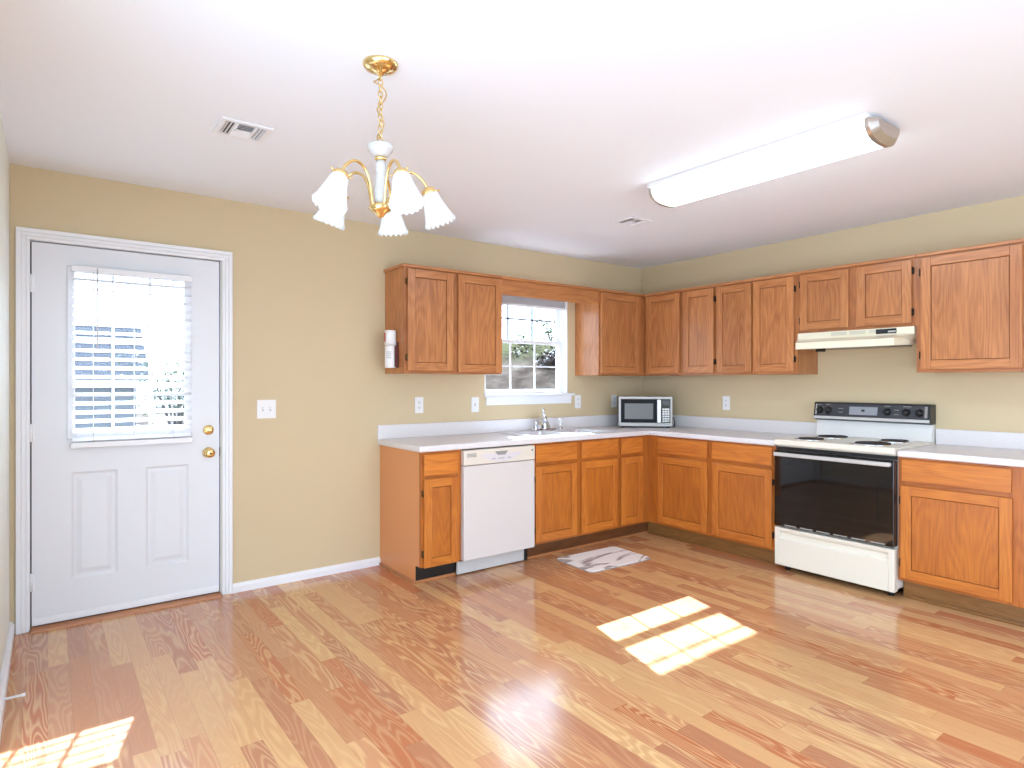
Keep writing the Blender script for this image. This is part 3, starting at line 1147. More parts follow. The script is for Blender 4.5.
MB().lathe([(.011, .022), (.013, .05), (.018, .075), (.019, .088), (.012, .094), (0, .095)], (-1.185, -.115, zr), (0, 0, 1), 16).build('spray_head', M['plate'], spy)

# ------------------------------------------------------------------ dishwasher
dw = empty('dishwasher', (-2.206, -.31, 0), 'off white built in dishwasher between two oak base cabinets', 'dishwasher')
d0, d1 = -2.5125, -1.8985
MB().box(d0 + .003, d1 - .003, -.585, -.03, .10, .862).build('tub_body', M['slot'], dw)
MB().box(d0, d1, -.642, -.588, .113, .752).build('door', M['dw'], dw, bevel=.006, seg=3)
mb = MB()
mb.box(d0, d1, -.645, -.588, .756, .858)
cp = mb.build('control_panel', M['dw_panel'], dw, bevel=.006, seg=3)
mb = MB()                                      # curved lilac button zone
pts = []
xc = (d0 + d1) / 2
for k in range(21):
    a = -1 + k / 10
    pts.append((xc + .005 + a * .185, -.6455, .765 + .055 * a * a))
pts += [(xc + .005 + .185, -.6455, .822), (xc - .18, -.6455, .822)]
mb.prism(pts, (0, -.004, 0))
kz_ = mb.build('button_panel', M['dw_light'], cp)
mb = MB()
mb.prism([(xc - .055, -.6497, .838), (xc + .055, -.6497, .838), (xc + .032, -.6497, .812), (xc - .032, -.6497, .812)], (0, -.0015, 0))
mb.build('latch_handle', M['grey'], cp)
for x in (-.075, -.058, -.02, -.002, .016, .06, .075):
    MB().box(xc + x - .006, xc + x + .006, -.6508, -.6496, .786, .792).build('button', M['grey'], cp)
mb = MB()
for r_ in range(3):
    mb.box(d0 + .022, d0 + .100, -.6468, -.6452, .812 + r_ * .009, .817 + r_ * .009)
mb.build('vent_grille', M['grey'], cp)
MB().lathe([(0, 0), (.008, 0), (.008, .002), (0, .002)], (d1 - .028, -.6452, .826), (0, -1, 0), 14).build('badge', M['grey'], cp)
mb = MB()
mb.box(d0 - .002, d1 - .04, -.566, -.545, .008, .108)
mb.build('toe_panel', M['toggle_slot'], dw, bevel=.003)
MB().box(d1 - .038, d1 - .004, -.56, -.545, .004, .112).build('side_gap_strip', M['rubber'], dw)

# ------------------------------------------------------------------ range
Y0, Y1 = -2.5555, -1.7885                       # right, left
rg = empty('electric_range', (-.33, (Y0 + Y1) / 2, 0), 'white electric range with black glass oven door between the counters', 'stove')
MB().box(-.612, -.03, Y0, Y1, .055, .868).build('range_body', M['white_enamel'], rg, bevel=.002)
mb = MB()
mb.box(-.668, -.012, Y0 - .001, Y1 + .001, .880, .920)
mb.box(-.640, -.012, Y0 - .001, Y1 + .001, .868, .880)
ck = mb.build('cooktop', M['almond'], rg, bevel=.006, seg=3)
for bx, by, br_ in ((-.50, -1.960, .088), (-.20, -1.965, .105), (-.50, -2.360, .112), (-.20, -2.375, .088)):
    mb = MB()
    mb.lathe([(br_ + .018, .0), (br_ + .018, .004), (br_ + .008, .005), (br_ * .9, .001), (0, .001)], (bx, by, .9202), (0, 0, 1), 32)
    dr_ = mb.build('drip_pan', M['chrome'], ck)
    mb = MB()
    pts = []
    turns = 4
    for k in range(turns * 24 + 1):
        a = 2 * PI * k / 24
        r_ = br_ * (.2 + .76 * k / (turns * 24))
        pts.append((bx + r_ * math.cos(a), by + r_ * math.sin(a), .9262))
    mb.tube(pts, .0042, 8)
    for a in (0, 2 * PI / 3, 4 * PI / 3):
        mb.tube([(bx, by, .922), (bx + br_ * .98 * math.cos(a), by + br_ * .98 * math.sin(a), .922)], .0025, 6)
    mb.build('burner_coil', M['coil'], dr_)
# backguard
bg_ = MB()
bg_.prism([(-.012, Y0, .921), (-.085, Y0, .921), (-.070, Y0, 1.035), (-.012, Y0, 1.035)], (0, Y1 - Y0, 0))
bgd = bg_.build('backguard', M['white_enamel'], rg, bevel=.003)
mb = MB()
mb.prism([(-.012, Y0 - .002, 1.036), (-.072, Y0 - .002, 1.036), (-.118, Y0 - .002, 1.052), (-.100, Y0 - .002, 1.170), (-.012, Y0 - .002, 1.170)], (0, Y1 - Y0 + .004, 0))
cpn = mb.build('control_panel', M['black'], rg, bevel=.004)


def face_pt(y, z, off=0.0):
    # sloped front of the control panel
    f = (z - 1.052) / (1.170 - 1.052)
    n = Vector((-.118, 0, -.018)).normalized()
    return Vector((-.118 + .018 * f, y, z)) + Vector((-abs(n.x), 0, .15)).normalized() * off


def slab(y0, y1, z0, z1, t_, m, name, par, bevel=0):
    mb = MB()
    c = [face_pt(y0, z0, .0004), face_pt(y1, z0, .0004), face_pt(y1, z1, .0004), face_pt(y0, z1, .0004)]
    mb.prism(c, Vector((-1, 0, .15)).normalized() * t_)
    return mb.build(name, M[m], par, bevel=bevel)


slab(Y0 + .010, Y1 - .010, 1.072, 1.160, .002, 'panel_grey', 'panel_face', cpn)
slab(Y0, Y1, 1.048, 1.068, .006, 'silver_paint', 'trim_strip', cpn, .002)
slab(-2.235, -2.045, 1.085, 1.142, .0035, 'display', 'clock_display', cpn)
slab(-2.150, -2.128, 1.108, 1.124, .0042, 'black', 'clock_hand', cpn)
slab(Y0 + .014, -2.525, 1.08, 1.155, .0032, 'grey', 'side_accent', cpn)
slab(Y1 - .02, Y1 - .012, 1.08, 1.155, .0032, 'silver_paint', 'side_accent', cpn)
for yy, zz, l_ in ((-1.825, 1.150, .03), (-1.893, 1.150, .03), (-1.985, 1.125, .035), (-1.985, 1.098, .03), (-2.295, 1.150, .04), (-2.42, 1.150, .05), (-2.355, 1.125, .03), (-2.355, 1.095, .03)):
    c = [face_pt(yy - l_ / 2, zz, .0026), face_pt(yy + l_ / 2, zz, .0026), face_pt(yy + l_ / 2, zz + .004, .0026), face_pt(yy - l_ / 2, zz + .004, .0026)]
    MB().prism(c, Vector((-1, 0, .15)).normalized() * .0004).build('panel_marking', M['grey'], cpn)
for yy in (-1.832, -1.895, -2.298, -2.415, -2.495):
    p = face_pt(yy, 1.112, .0026)
    ax = Vector((-1, 0, .15))
    mb = MB()
    mb.lathe([(0, 0), (.026, 0), (.024, .003), (.019, .006), (.017, .022), (.013, .026), (0, .026)], p, ax, 20)
    mb.hexa([p + Vector((-.022, -.004, -.016)), p + Vector((-.022, .004, -.016)), p + Vector((-.022, .004, .016)), p + Vector((-.022, -.004, .016)),
             p + Vector((-.033, -.003, -.015)), p + Vector((-.033, .003, -.015)), p + Vector((-.033, .003, .015)), p + Vector((-.033, -.003, .015))])
    mb.build('knob', M['black'], cpn)
# front
MB().box(-.645, -.6125, Y0 + .0005, Y1 - .0005, .846, .8675).build('vent_strip', M['black'], rg)
mb = MB()
mb.box(-.672, -.6125, Y0 + .0005, Y1 - .0005, .318, .842)
od = mb.build('oven_door', M['black_gloss'], rg, bevel=.004)
mb = MB()
mb.box(-.6735, -.6722, Y0 + .09, Y1 - .09, .43, .74)
mb.build('oven_window', M['black_gloss'], od)
mb = MB()
mb.box(-.708, -.690, Y0 + .012, Y1 - .012, .806, .832)
mb.box(-.690, -.672, Y0 + .012, Y0 + .040, .808, .830)
mb.box(-.690, -.672, Y1 - .040, Y1 - .012, .808, .830)
mb.build('door_handle', M['silver_paint'], od, bevel=.006, seg=3)
mb = MB()
for k in range(6):
    a = Y0 + .05 + k * (Y1 - Y0 - .1) / 6
    mb.box(-.6745, -.6722, a, a + .085, .324, .332)
mb.build('door_vent', M['grey'], od)
mb = MB()                                       # storage drawer with a recessed pull
mb.prism([(-.634, Y0, .046), (-.666, Y0, .046), (-.668, Y0, .225), (-.652, Y0, .240), (-.650, Y0, .262), (-.668, Y0, .276), (-.668, Y0, .304), (-.634, Y0, .304)], (0, .055, 0))
mb.prism([(-.634, Y1 - .055, .060), (-.666, Y1 - .055, .060), (-.668, Y1 - .055, .225), (-.668, Y1 - .055, .304), (-.634, Y1 - .055, .304)], (0, .055, 0))
mb.bm.clear()
y_a, y_b = Y0 + .035, Y1 - .035
full = [(-.6125, .042), (-.666, .042), (-.668, .225), (-.668, .304), (-.6125, .304)]
cut = [(-.6125, .042), (-.666, .042), (-.668, .228), (-.650, .240), (-.648, .268), (-.664, .280), (-.668, .304), (-.6125, .304)]
mb.prism([(x, Y0, z) for x, z in full], (0, y_a - Y0, 0))
mb.prism([(x, y_a, z) for x, z in cut], (0, y_b - y_a, 0))
mb.prism([(x, y_b, z) for x, z in full], (0, Y1 - y_b, 0))
mb.build('storage_drawer', M['almond'], rg, bevel=.004)
MB().box(-.60, -.10, Y0 + .02, Y1 - .02, .03, .055).build('kick_recess', M['black'], rg)
for fx in (-.58, -.10):
    for fy in (Y0 + .05, Y1 - .05):
        MB().cyl((fx, fy, .0005), (fx, fy, .031), .018, 14).build('foot', M['rubber'], rg)

rg.location.x += .0105                         # pushed back against the wall

# ------------------------------------------------------------------ range hood
hd = empty('range_hood', (-.25, -2.165, 1.552), 'cream under cabinet range hood above the stove', 'range hood')
L_, R_ = -1.775, -2.541
mb = MB()
zt, zl, zb_ = US - .0015, 1.600, 1.553


def ring_h(pts):
    return [mb.bm.verts.new(p) for p in pts]


xf, xl = -.318, -.465
tb = [(-.002, L_), (xf, L_), (xf, R_), (-.002, R_)]
A = ring_h([(x, y, zt) for x, y in tb])
B = ring_h([(-.002, L_, 1.632), (xf - .004, L_, 1.632), (xf - .004, R_, 1.632), (-.002, R_, 1.632)])
Cc = ring_h([(-.002, L_, zl), (xl, L_ - .062, zl), (xl, R_ + .062, zl), (-.002, R_, zl)])
D = ring_h([(-.002, L_, 1.575), (xl, L_ - .062, zb_), (xl, R_ + .062, zb_), (-.002, R_, 1.575)])
mb.bm.faces.new(A)
for a, b in ((A, B), (B, Cc), (Cc, D)):
    for k in range(4):
        mb.bm.faces.new((a[k], b[k], b[(k + 1) % 4], a[(k + 1) % 4]))
mb.bm.faces.new(D[::-1])
hb = mb.build('hood_shell', M['hood'], hd, bevel=.003)
for k in range(3):
    y = -2.02 - k * .125
    mb = MB()
    for q in range(3):
        mb.box(xf - .0058, xf - .002, y - .105, y, 1.648 + q * .0085, 1.653 + q * .0085)
    mb.build('vent_louver', M['hood_louver'], hd)
sw = MB().box(xf - .0065, xf - .002, -2.440, -2.315, 1.640, 1.672).build('switch_panel', M['black'], hd, bevel=.001)
mb = MB()
for y in (-2.335, -2.355, -2.375):
    mb.box(xf - .009, xf - .0064, y - .007, y + .007, 1.649, 1.659)
mb.build('rocker_switch', M['panel_grey'], sw)
MB().box(xf - .0078, xf - .0064, -2.437, -2.390, 1.648, 1.658).build('badge', M['silver_paint'], sw)
mb = MB()
mb.box(-.40, -.36, -2.0, -1.95, 1.535, 1.561)
mb.build('lamp_bracket', M['bronze'], hd)
MB().box(-.34, -.10, -2.45, -1.87, 1.558, 1.571).build('grease_filter', M['grey'], hd)

# ------------------------------------------------------------------ microwave
a_ = .415
MD = .004                                      # slid this far towards the sink
mw = empty('microwave', (-a_ - MD, -a_ + MD, CT), 'silver and black countertop microwave turned across the kitchen corner', 'microwave', rz=-PI / 4)
# local frame: +x right seen from the front, -y front
hw, dep, z0, z1 = .238, .33, .014, .283
MB().box(-hw, hw, .012, dep, z0, z1).build('case', M['panel_grey'], mw, local=True, bevel=.004)
mb = MB()
mb.box(-hw, hw, -.012, .0115, z0, z0 + .032)
mb.box(-hw, hw, -.012, .0115, z1 - .022, z1)
mb.box(-hw, -hw + .020, -.012, .0115, z0 + .032, z1 - .022)
mb.box(hw - .018, hw, -.012, .0115, z0 + .032, z1 - .022)
mb.build('front_bezel', M['microwave_silver'], mw, local=True, bevel=.002)
dr = MB().box(-hw + .0205, .140, -.014, .011, z0 + .0325, z1 - .0225).build('door', M['oven_black'], mw, local=True, bevel=.003)
MB().box(-.185, .068, -.0152, -.0141, z0 + .066, z1 - .062).build('door_window', M['screen'], dr, local=True)
MB().box(.101, .137, -.040, -.0142, z0 + .034, z1 - .026).build('door_handle', M['silver'], dr, local=True, bevel=.006, seg=3)
kp = MB().box(.1415, hw - .0185, -.013, .011, z0 + .0325, z1 - .0225).build('control_panel', M['black_gloss'], mw, local=True)
MB().box(.151, hw - .026, -.0138, -.0131, z1 - .070, z1 - .036).build('clock_display', M['panel_grey'], kp, local=True)
for r_ in range(6):
    for c_ in range(3):
        x = .150 + c_ * .0215
        z = z0 + .040 + r_ * .0215
        MB().box(x, x + .0185, -.0155, -.0131, z, z + .0165).build('button', M['silver_paint'], kp, local=True)
for sx_ in (-1, 1):
    for yy in (.03, dep - .03):
        MB().cyl((sx_ * (hw - .04), yy, .0005), (sx_ * (hw - .04), yy, z0), .014, 12).build('foot', M['rubber'], mw, local=True)
mb = MB()
mb.tube([(hw - .02, dep - .02, .07), (hw + .012, .10, .09), (hw + .022, .07, .085), (hw + .026, .05, .05), (hw + .026, .055, .008), (hw + .02, .12, .005), (hw - .02, .20, .005)], .0042, 8)
mb.build('power_cord', M['black'], mw, local=True)

# ------------------------------------------------------------------ wall plates
GP = 'white wall plates'


def plate(fr, name, label, cat, u0, u1, z0, z1, kind):
    r = empty(name, tf(fr, (u0 + u1) / 2, .003, z0), label, cat, GP)
    MB().fbox(fr, u0, u1, .0006, .006, z0, z1).build('cover_plate', M['plate'], r, bevel=.002)
    zc = (z0 + z1) / 2
    uc = (u0 + u1) / 2
    if kind == 'outlet':
        for s_ in (-1, 1):
            f = MB().fbox(fr, uc - .016, uc + .016, .0062, .008, zc + s_ * .020 - .013, zc + s_ * .020 + .013).build('receptacle', M['plate'], r, bevel=.001)
            mb = MB()
            mb.fbox(fr, uc - .0075, uc - .0050, .0080, .0085, zc + s_ * .020 - .003, zc + s_ * .020 + .007)
            mb.fbox(fr, uc + .0050, uc + .0075, .0080, .0085, zc + s_ * .020 - .003, zc + s_ * .020 + .007)
            mb.fbox(fr, uc - .002, uc + .002, .0080, .0085, zc + s_ * .020 - .010, zc + s_ * .020 - .006)
            mb.build('slot', M['slot'], f)
    else:
        us = [uc] if kind == 'switch' else [uc - .023, uc + .023]
        for u in us:
            f = MB().fbox(fr, u - .006, u + .006, .0062, .0075, zc - .013, zc + .013).build('toggle_slot', M['toggle_slot'], r)
            MB().fbox(fr, u - .004, u + .004, .0075, .018, zc + .000, zc + .010).build('toggle', M['plate'], f, bevel=.001)
    return r


plate('B', 'light_switch', 'double white light switch on the wall right of the door', 'light switch', -3.672, -3.555, 1.085, 1.205, 'double')
plate('B', 'wall_outlet', 'white wall outlet above the left end of the long countertop', 'outlet', -2.541, -2.469, 1.087, 1.207, 'outlet')
plate('B', 'light_switch', 'single white light switch left of the sink window sill', 'light switch', -2.034, -1.962, 1.080, 1.200, 'switch')
plate('B', 'wall_outlet', 'white wall outlet just right of the sink window sill', 'outlet', -.906, -.834, 1.083, 1.203, 'outlet')
plate('B', 'wall_outlet', 'white wall outlet partly hidden behind the microwave', 'outlet', -.432, -.360, 1.080, 1.200, 'outlet')
plate('R', 'wall_outlet', 'white wall outlet on the stove wall right of the microwave', 'outlet', .931, 1.003, 1.078, 1.198, 'outlet')

# ------------------------------------------------------------------ canister on the cabinet end
cx, cy = -2.8265, -.178
cn = empty('spray_canister', (cx, cy, 1.42), 'white cylindrical canister in a maroon bracket on the wall cabinet end', 'canister')
MB().lathe([(.0, 0), (.036, 0), (.038, .004), (.038, .150), (.036, .155), (0, .155)], (cx, cy, 1.42), (0, 0, 1), 24).build('canister_body', M['plate'], cn)
sl = MB().lathe([(.034, .157), (.041, .158), (.041, .250), (.036, .262), (0, .264)], (cx, cy, 1.42), (0, 0, 1), 24).build('canister_sleeve', M['plate'], cn)
mb = MB()
pts = []
for k in range(9):
    a = math.radians(122 + k * 9)
    pts.append((cx + .0416 * math.cos(a), cy + .0416 * math.sin(a)))
v0 = [mb.bm.verts.new((x, y, 1.600)) for x, y in pts]
v1 = [mb.bm.verts.new((x, y, 1.665)) for x, y in pts]
for k in range(8):
    mb.bm.faces.new((v0[k], v0[k + 1], v1[k + 1], v1[k]))
mb.build('label_patch', M['red_label'], sl)
mb = MB()
for k in range(4):
    pts = []
    for q in range(7):
        a = math.radians(200 + q * 9)
        pts.append((cx + .0384 * math.cos(a), cy + .0384 * math.sin(a)))
    zz = 1.488 + k * .013
    v0 = [mb.bm.verts.new((x, y, zz)) for x, y in pts]
    v1 = [mb.bm.verts.new((x, y, zz + .004)) for x, y in pts]
    for q in range(6):
        mb.bm.faces.new((v0[q], v0[q + 1], v1[q + 1], v1[q]))
mb.build('printed_text', M['grey'], cn)
mb = MB()
mb.box(-2.7925, -2.7838, cy - .046, cy + .046, 1.42, 1.60)
mb.box(-2.815, -2.7925, cy - .046, cy - .040, 1.425, 1.57)
mb.build('bracket', M['maroon'], cn, bevel=.002)

# ------------------------------------------------------------------ floor mat
mt = empty('kitchen_mat', (-1.435, -.885, 0), 'white marble patterned mat on the floor in front of the sink', 'mat', rz=-.045)
# rz aligns the mat; outline is a rounded rectangle
hx_, hy_ = .305, .205


def rrect(hx, hy, r, z):
    p = []
    for cx_, cy_, a0 in ((hx - r, hy - r, 0), (-hx + r, hy - r, PI / 2), (-hx + r, -hy + r, PI), (hx - r, -hy + r, 1.5 * PI)):
        for k in range(7):
            a = a0 + k * PI / 12
            p.append((cx_ + r * math.cos(a), cy_ + r * math.sin(a), z))
    return p


MB().prism(rrect(hx_ - .004, hy_ - .004, .04, .005), (0, 0, .004)).build('mat_face', M['marble'], mt, local=True)
MB().prism(rrect(hx_, hy_, .044, .0008), (0, 0, .0040)).build('mat_edge', M['grey'], mt, local=True, bevel=.001)

# ------------------------------------------------------------------ door stop
DSY = -.945
ds = empty('door_stop', (LW + .015, DSY, .05), 'white spring door stop on the left baseboard', 'door stop')
MB().cyl((LW + .0148, DSY, .050), (LW + .019, DSY, .050), .011, 14).build('mount', M['trim'], ds)
mb = MB()
pts = [(LW + .019 + .056 * k / 120, DSY + .0042 * math.cos(k * .9), .050 + .0042 * math.sin(k * .9)) for k in range(121)]
mb.tube(pts, .0014, 6)
mb.build('spring', M['trim'], ds)
MB().lathe([(.0055, 0), (.007, .003), (.007, .012), (0, .013)], (LW + .075, DSY, .050), (1, 0, 0), 12).build('rubber_tip', M['trim'], ds)

# ------------------------------------------------------------------ ceiling vents
GV = 'ceiling air registers'


def vent(x0, x1, y0, y1, label):
    r = empty('ceiling_vent', ((x0 + x1) / 2, (y0 + y1) / 2, H), label, 'vent', GV)
    z = H - .0006
    mb = MB()
    f = .024
    for a, b, c, d in ((x0, x1, y0, y0 + f), (x0, x1, y1 - f, y1), (x0, x0 + f, y0 + f, y1 - f), (x1 - f, x1, y0 + f, y1 - f)):
        mb.box(a, b, c, d, z - .008, z)
    mb.build('vent_frame', M['trim'], r, bevel=.002)
    MB().box(x0 + f, x1 - f, y0 + f, y1 - f, z - .002, z).build('duct_opening', M['slot'], r)
    mb = MB()
    ix0, ix1, iy0, iy1 = x0 + f, x1 - f, y0 + f, y1 - f
    w_ = (ix1 - ix0)
    a1, a2 = ix0 + w_ * .27, ix0 + w_ * .73
    for xa, xb, sgn in ((ix0, a1, -1), (a2, ix1, 1)):
        k = 3
        for q in range(k):
            xc_ = xa + (q + .5) * (xb - xa) / k
            mb.hexa([(xc_ - .004 + sgn * .004, iy0, z - .0105), (xc_ - .002 + sgn * .004, iy0, z - .0105), (xc_ - .002 + sgn * .004, iy1, z - .0105), (xc_ - .004 + sgn * .004, iy1, z - .0105),
                     (xc_ - sgn * .004 - .001, iy0, z - .0025), (xc_ - sgn * .004 + .001, iy0, z - .0025), (xc_ - sgn * .004 + .001, iy1, z - .0025), (xc_ - sgn * .004 - .001, iy1, z - .0025)])
    for sgn, ya, yb in ((-1, iy0, (iy0 + iy1) / 2 - .006), (1, (iy0 + iy1) / 2 + .006, iy1)):
        for q in range(4):
            yc = ya + (q + .5) * (yb - ya) / 4
            mb.hexa([(a1, yc + sgn * .005 - .001, z - .0105), (a2, yc + sgn * .005 - .001, z - .0105), (a2, yc + sgn * .005 + .001, z - .0105), (a1, yc + sgn * .005 + .001, z - .0105),
                     (a1, yc - sgn * .004 - .001, z - .0025), (a2, yc - sgn * .004 - .001, z - .0025), (a2, yc - sgn * .004 + .001, z - .0025), (a1, yc - sgn * .004 + .001, z - .0025)])
    mb.box(a1 - .005, a1 + .005, iy0, iy1, z - .009, z - .0022)
    mb.box(a2 - .005, a2 + .005, iy0, iy1, z - .009, z - .0022)
    mb.box(a1, a2, (iy0 + iy1) / 2 - .005, (iy0 + iy1) / 2 + .005, z - .009, z - .0022)
    mb.build('louvers', M['trim'], r)


vent(-4.145, -3.932, -1.285, -1.085, 'white ceiling register left of the chandelier')
vent(-1.552, -1.352, -1.272, -1.095, 'white ceiling register beyond the fluorescent ceiling light')

# ------------------------------------------------------------------ fluorescent ceiling light
fx0, fx1, fya, fyb = -1.972, -1.690, -2.988, -1.745
fl = empty('ceiling_light', ((fx0 + fx1) / 2, (fya + fyb) / 2, H), 'long lit fluorescent ceiling light with nickel end caps', 'ceiling light')
MB().box(fx0 - .018, fx1 + .018, fya + .03, fyb - .03, H - .02, H - .0006).build('ceiling_pan', M['trim'], fl)
xc = (fx0 + fx1) / 2
prof = []
for k in range(17):
    a = PI * k / 16
    cxs, sns = math.cos(a), math.sin(a)
    prof.append((xc + .134 * math.copysign(abs(cxs) ** .75, cxs), H - .0165 - .078 * abs(sns) ** .8))
MB().prism([(x, fya + .045, z) for x, z in prof], (0, fyb - fya - .09, 0), smooth=True).build('diffuser', M['tube'], fl)
for ya, yb in ((fya, fya + .0448), (fyb - .0448, fyb)):
    outer = [(xc + (x - xc) * 1.06, H - .0165 + (z - H + .0165) * 1.07) for x, z in prof]
    inner = [(xc + (x - xc) * .80, H - .0165 + (z - H + .0165) * .72) for x, z in prof]
    tip, base_ = (ya, yb) if ya == fya else (yb, ya)
    mb = MB()
    r0 = [mb.bm.verts.new((x, base_, z)) for x, z in outer]
    r1 = [mb.bm.verts.new((x, base_ + (tip - base_) * .45, z)) for x, z in outer]
    r2 = [mb.bm.verts.new((x, tip, z)) for x, z in inner]
    k = len(r0)
    for a, b in ((r0, r1), (r1, r2)):
        for q in range(k):
            mb.bm.faces.new((a[q], a[(q + 1) % k], b[(q + 1) % k], b[q]))
    mb.bm.faces.new(r0)
    mb.bm.faces.new(r2)
    mb.build('end_cap', M['nickel'], fl, bevel=.002)

# ------------------------------------------------------------------ chandelier
CH = Vector((-3.790, -2.088, 0))
ch = empty('chandelier', (CH.x, CH.y, H), 'brass and white ceramic chandelier with five lit frosted glass shades', 'chandelier')


def cw(x, y, z):
    return (CH.x + x, CH.y + y, z)


MB().lathe([(.062, 0), (.062, -.006), (.056, -.016), (.036, -.026), (.014, -.032), (.010, -.04), (0, -.042)], cw(0, 0, H - .0006), (0, 0, 1), 32).build('canopy', M['brass'], ch)
mb = MB()                                       # chain
zt_, zb2 = H - .036, 2.171
n_l = 12
ll = (zt_ - zb2) / n_l
for k in range(n_l):
    zc = zt_ - (k + .5) * ll
    pts = []
    for q in range(16):
        a = 2 * PI * q / 16
        r_, h_ = .0085 * math.cos(a), (ll * .68) * math.sin(a)
        pts.append(cw(r_ if k % 2 else 0, 0 if k % 2 else r_, zc + h_))
    mb.tube(pts, .0021, 6, cyc=True)
mb.build('chain', M['brass'], ch)
mb = MB()
pts = []
for k in range(40):
    f = k / 39
    amp = .012 + .016 * math.exp(-((f - .22) / .13) ** 2)
    pts.append(cw(amp * math.cos(f * 17 + .2), amp * math.sin(f * 17 + .2), zt_ + .01 - f * (zt_ - zb2 + .02)))
mb.tube(pts, .0026, 6)
mb.build('lamp_cord', flat('gold_cord', (196, 164, 110), .4, metal=.4), ch)
MB().lathe([(0, .0), (.010, .0), (.014, -.006), (.043, -.006), (.047, -.012), (.044, -.024), (.030, -.042), (.018, -.049), (0, -.05)], cw(0, 0, 2.171), (0, 0, 1), 28).build('ceramic_bowl', M['ceramic'], ch)
MB().lathe([(0, 0), (.020, 0), (.021, -.008), (.016, -.014), (0, -.014)], cw(0, 0, 2.1215), (0, 0, 1), 24).build('brass_collar', M['brass'], ch)
MB().lathe([(0, 0), (.017, 0), (.020, -.02), (.017, -.045), (.020, -.075), (.025, -.105), (.022, -.137), (.015, -.155), (0, -.155)], cw(0, 0, 2.107), (0, 0, 1), 24).build('ceramic_column', M['ceramic'], ch)
MB().lathe([(0, 0), (.030, 0), (.040, -.008), (.042, -.016), (.032, -.026), (.018, -.034), (.012, -.044), (0, -.05)], cw(0, 0, 1.953), (0, 0, 1), 28).build('hub', M['brass'], ch)
Rv = Vector((math.cos(YAW), -math.sin(YAW), 0))
Fv = Vector((math.sin(YAW), math.cos(YAW), 0))
nf = 18


def scal(idx, r, h, a):
    if idx in (0, len(SH) - 1):
        return r, h
    t_ = min(1, idx / 7) if idx <= 7 else min(1, (len(SH) - 1 - idx) / 7)
    ww = math.cos(nf * a)
    return r * (1 + .035 * t_ * ww), h - .005 * (t_ ** 4) * ww


outer = [(.020, 0), (.028, .006), (.032, .021), (.036, .043), (.041, .064), (.046, .085), (.052, .106), (.058, .118)]
inner = [(r - .0025, h) for r, h in outer[::-1]]
SH = outer + inner
for k in range(5):
    an = math.radians(89 + 72 * k)
    d = (Rv * math.cos(an) + Fv * math.sin(an)).normalized()
    up = Vector((0, 0, 1))
    c0 = Vector((CH.x, CH.y, 0))

    def P(r, z):
        return c0 + d * r + up * (z - .021)
    mb = MB()
    arm_pts = [P(.024, 1.962), P(.036, 1.975), P(.042, 2.01), P(.050, 2.045), P(.066, 2.078), P(.090, 2.096), P(.116, 2.098), P(.142, 2.083), P(.160, 2.062), P(.170, 2.042)]
    # smooth with Catmull-Rom
    sm = []
    for i in range(len(arm_pts) - 1):
        p0 = arm_pts[max(i - 1, 0)]
        p1, p2 = arm_pts[i], arm_pts[i + 1]
        p3 = arm_pts[min(i + 2, len(arm_pts) - 1)]
        for q in range(4):
            t_ = q / 4
            sm.append(.5 * ((2 * p1) + (p2 - p0) * t_ + (2 * p0 - 5 * p1 + 4 * p2 - p3) * t_ ** 2 + (3 * p1 - p0 - 3 * p2 + p3) * t_ ** 3))
    sm.append(arm_pts[-1])
    mb.tube(sm, .0052, 10)
    arm = mb.build('arm', M['brass'], ch)
    ax = (d * .40 - up).normalized()
    top = P(.167, 2.050)
    MB().lathe([(0, 0), (.012, 0), (.024, .008), (.029, .020), (.029, .027), (.026, .028)], top, ax, 20).build('socket_cup', M['brass'], arm)
    for q in range(3):
        mb = MB()
        a = 2 * PI * q / 3 + .4
        s1 = ax.cross(Vector((0, 0, 1))).normalized()
        s2 = ax.cross(s1)
        rad = s1 * math.cos(a) + s2 * math.sin(a)
        p = top + ax * .021 + rad * .028
        mb.cyl(p, p + rad * .012, .0025, 8)
        mb.cyl(p + rad * .012, p + rad * .015, .004, 8)
        mb.build('set_screw', M['brass'], arm)
    MB().lathe(SH, top + ax * .018, ax, 108, scallop=scal).build('lamp_shade', M['shade'], arm)
    MB().lathe([(0, .02), (.012, .02), (.013, .04), (.024, .062), (.029, .082), (.024, .100), (.012, .110), (0, .112)], top, ax, 18).build('light_bulb', M['bulb'], arm)

# ------------------------------------------------------------------ outdoors
struct('ground_outside', MB().box(-60, 60, WT + .01, 90, -.35, -.2), M['gravel'])
mb = MB()                                       # dirt bank behind the sink window
nx, ny = 60, 50
vv = []
rnd = random.Random(3)
for i in range(nx + 1):
    row = []
    for j in range(ny + 1):
        x = -3.0 + 33.0 * i / nx
        y = 4.0 + 34.0 * j / ny

        def ss(a, b, t_):
            t_ = max(0, min(1, (t_ - a) / (b - a)))
            return t_ * t_ * (3 - 2 * t_)
        dd = (x - CAM.x) * math.sin(YAW) + (y - CAM.y) * math.cos(YAW)
        h = 2.6 * ss(8.6, 17, dd) * ss(-1.6, 1.2, x - .12 * (y - 6)) + rnd.uniform(-.09, .09) * ss(9, 10, dd)
        row.append(mb.bm.verts.new((x, y, -.21 + h)))
    vv.append(row)
for i in range(nx):
    for j in range(ny):
        f = mb.bm.faces.new((vv[i][j], vv[i + 1][j], vv[i + 1][j + 1], vv[i][j + 1]))
        f.smooth = True
struct('hill', mb, M['bank'])


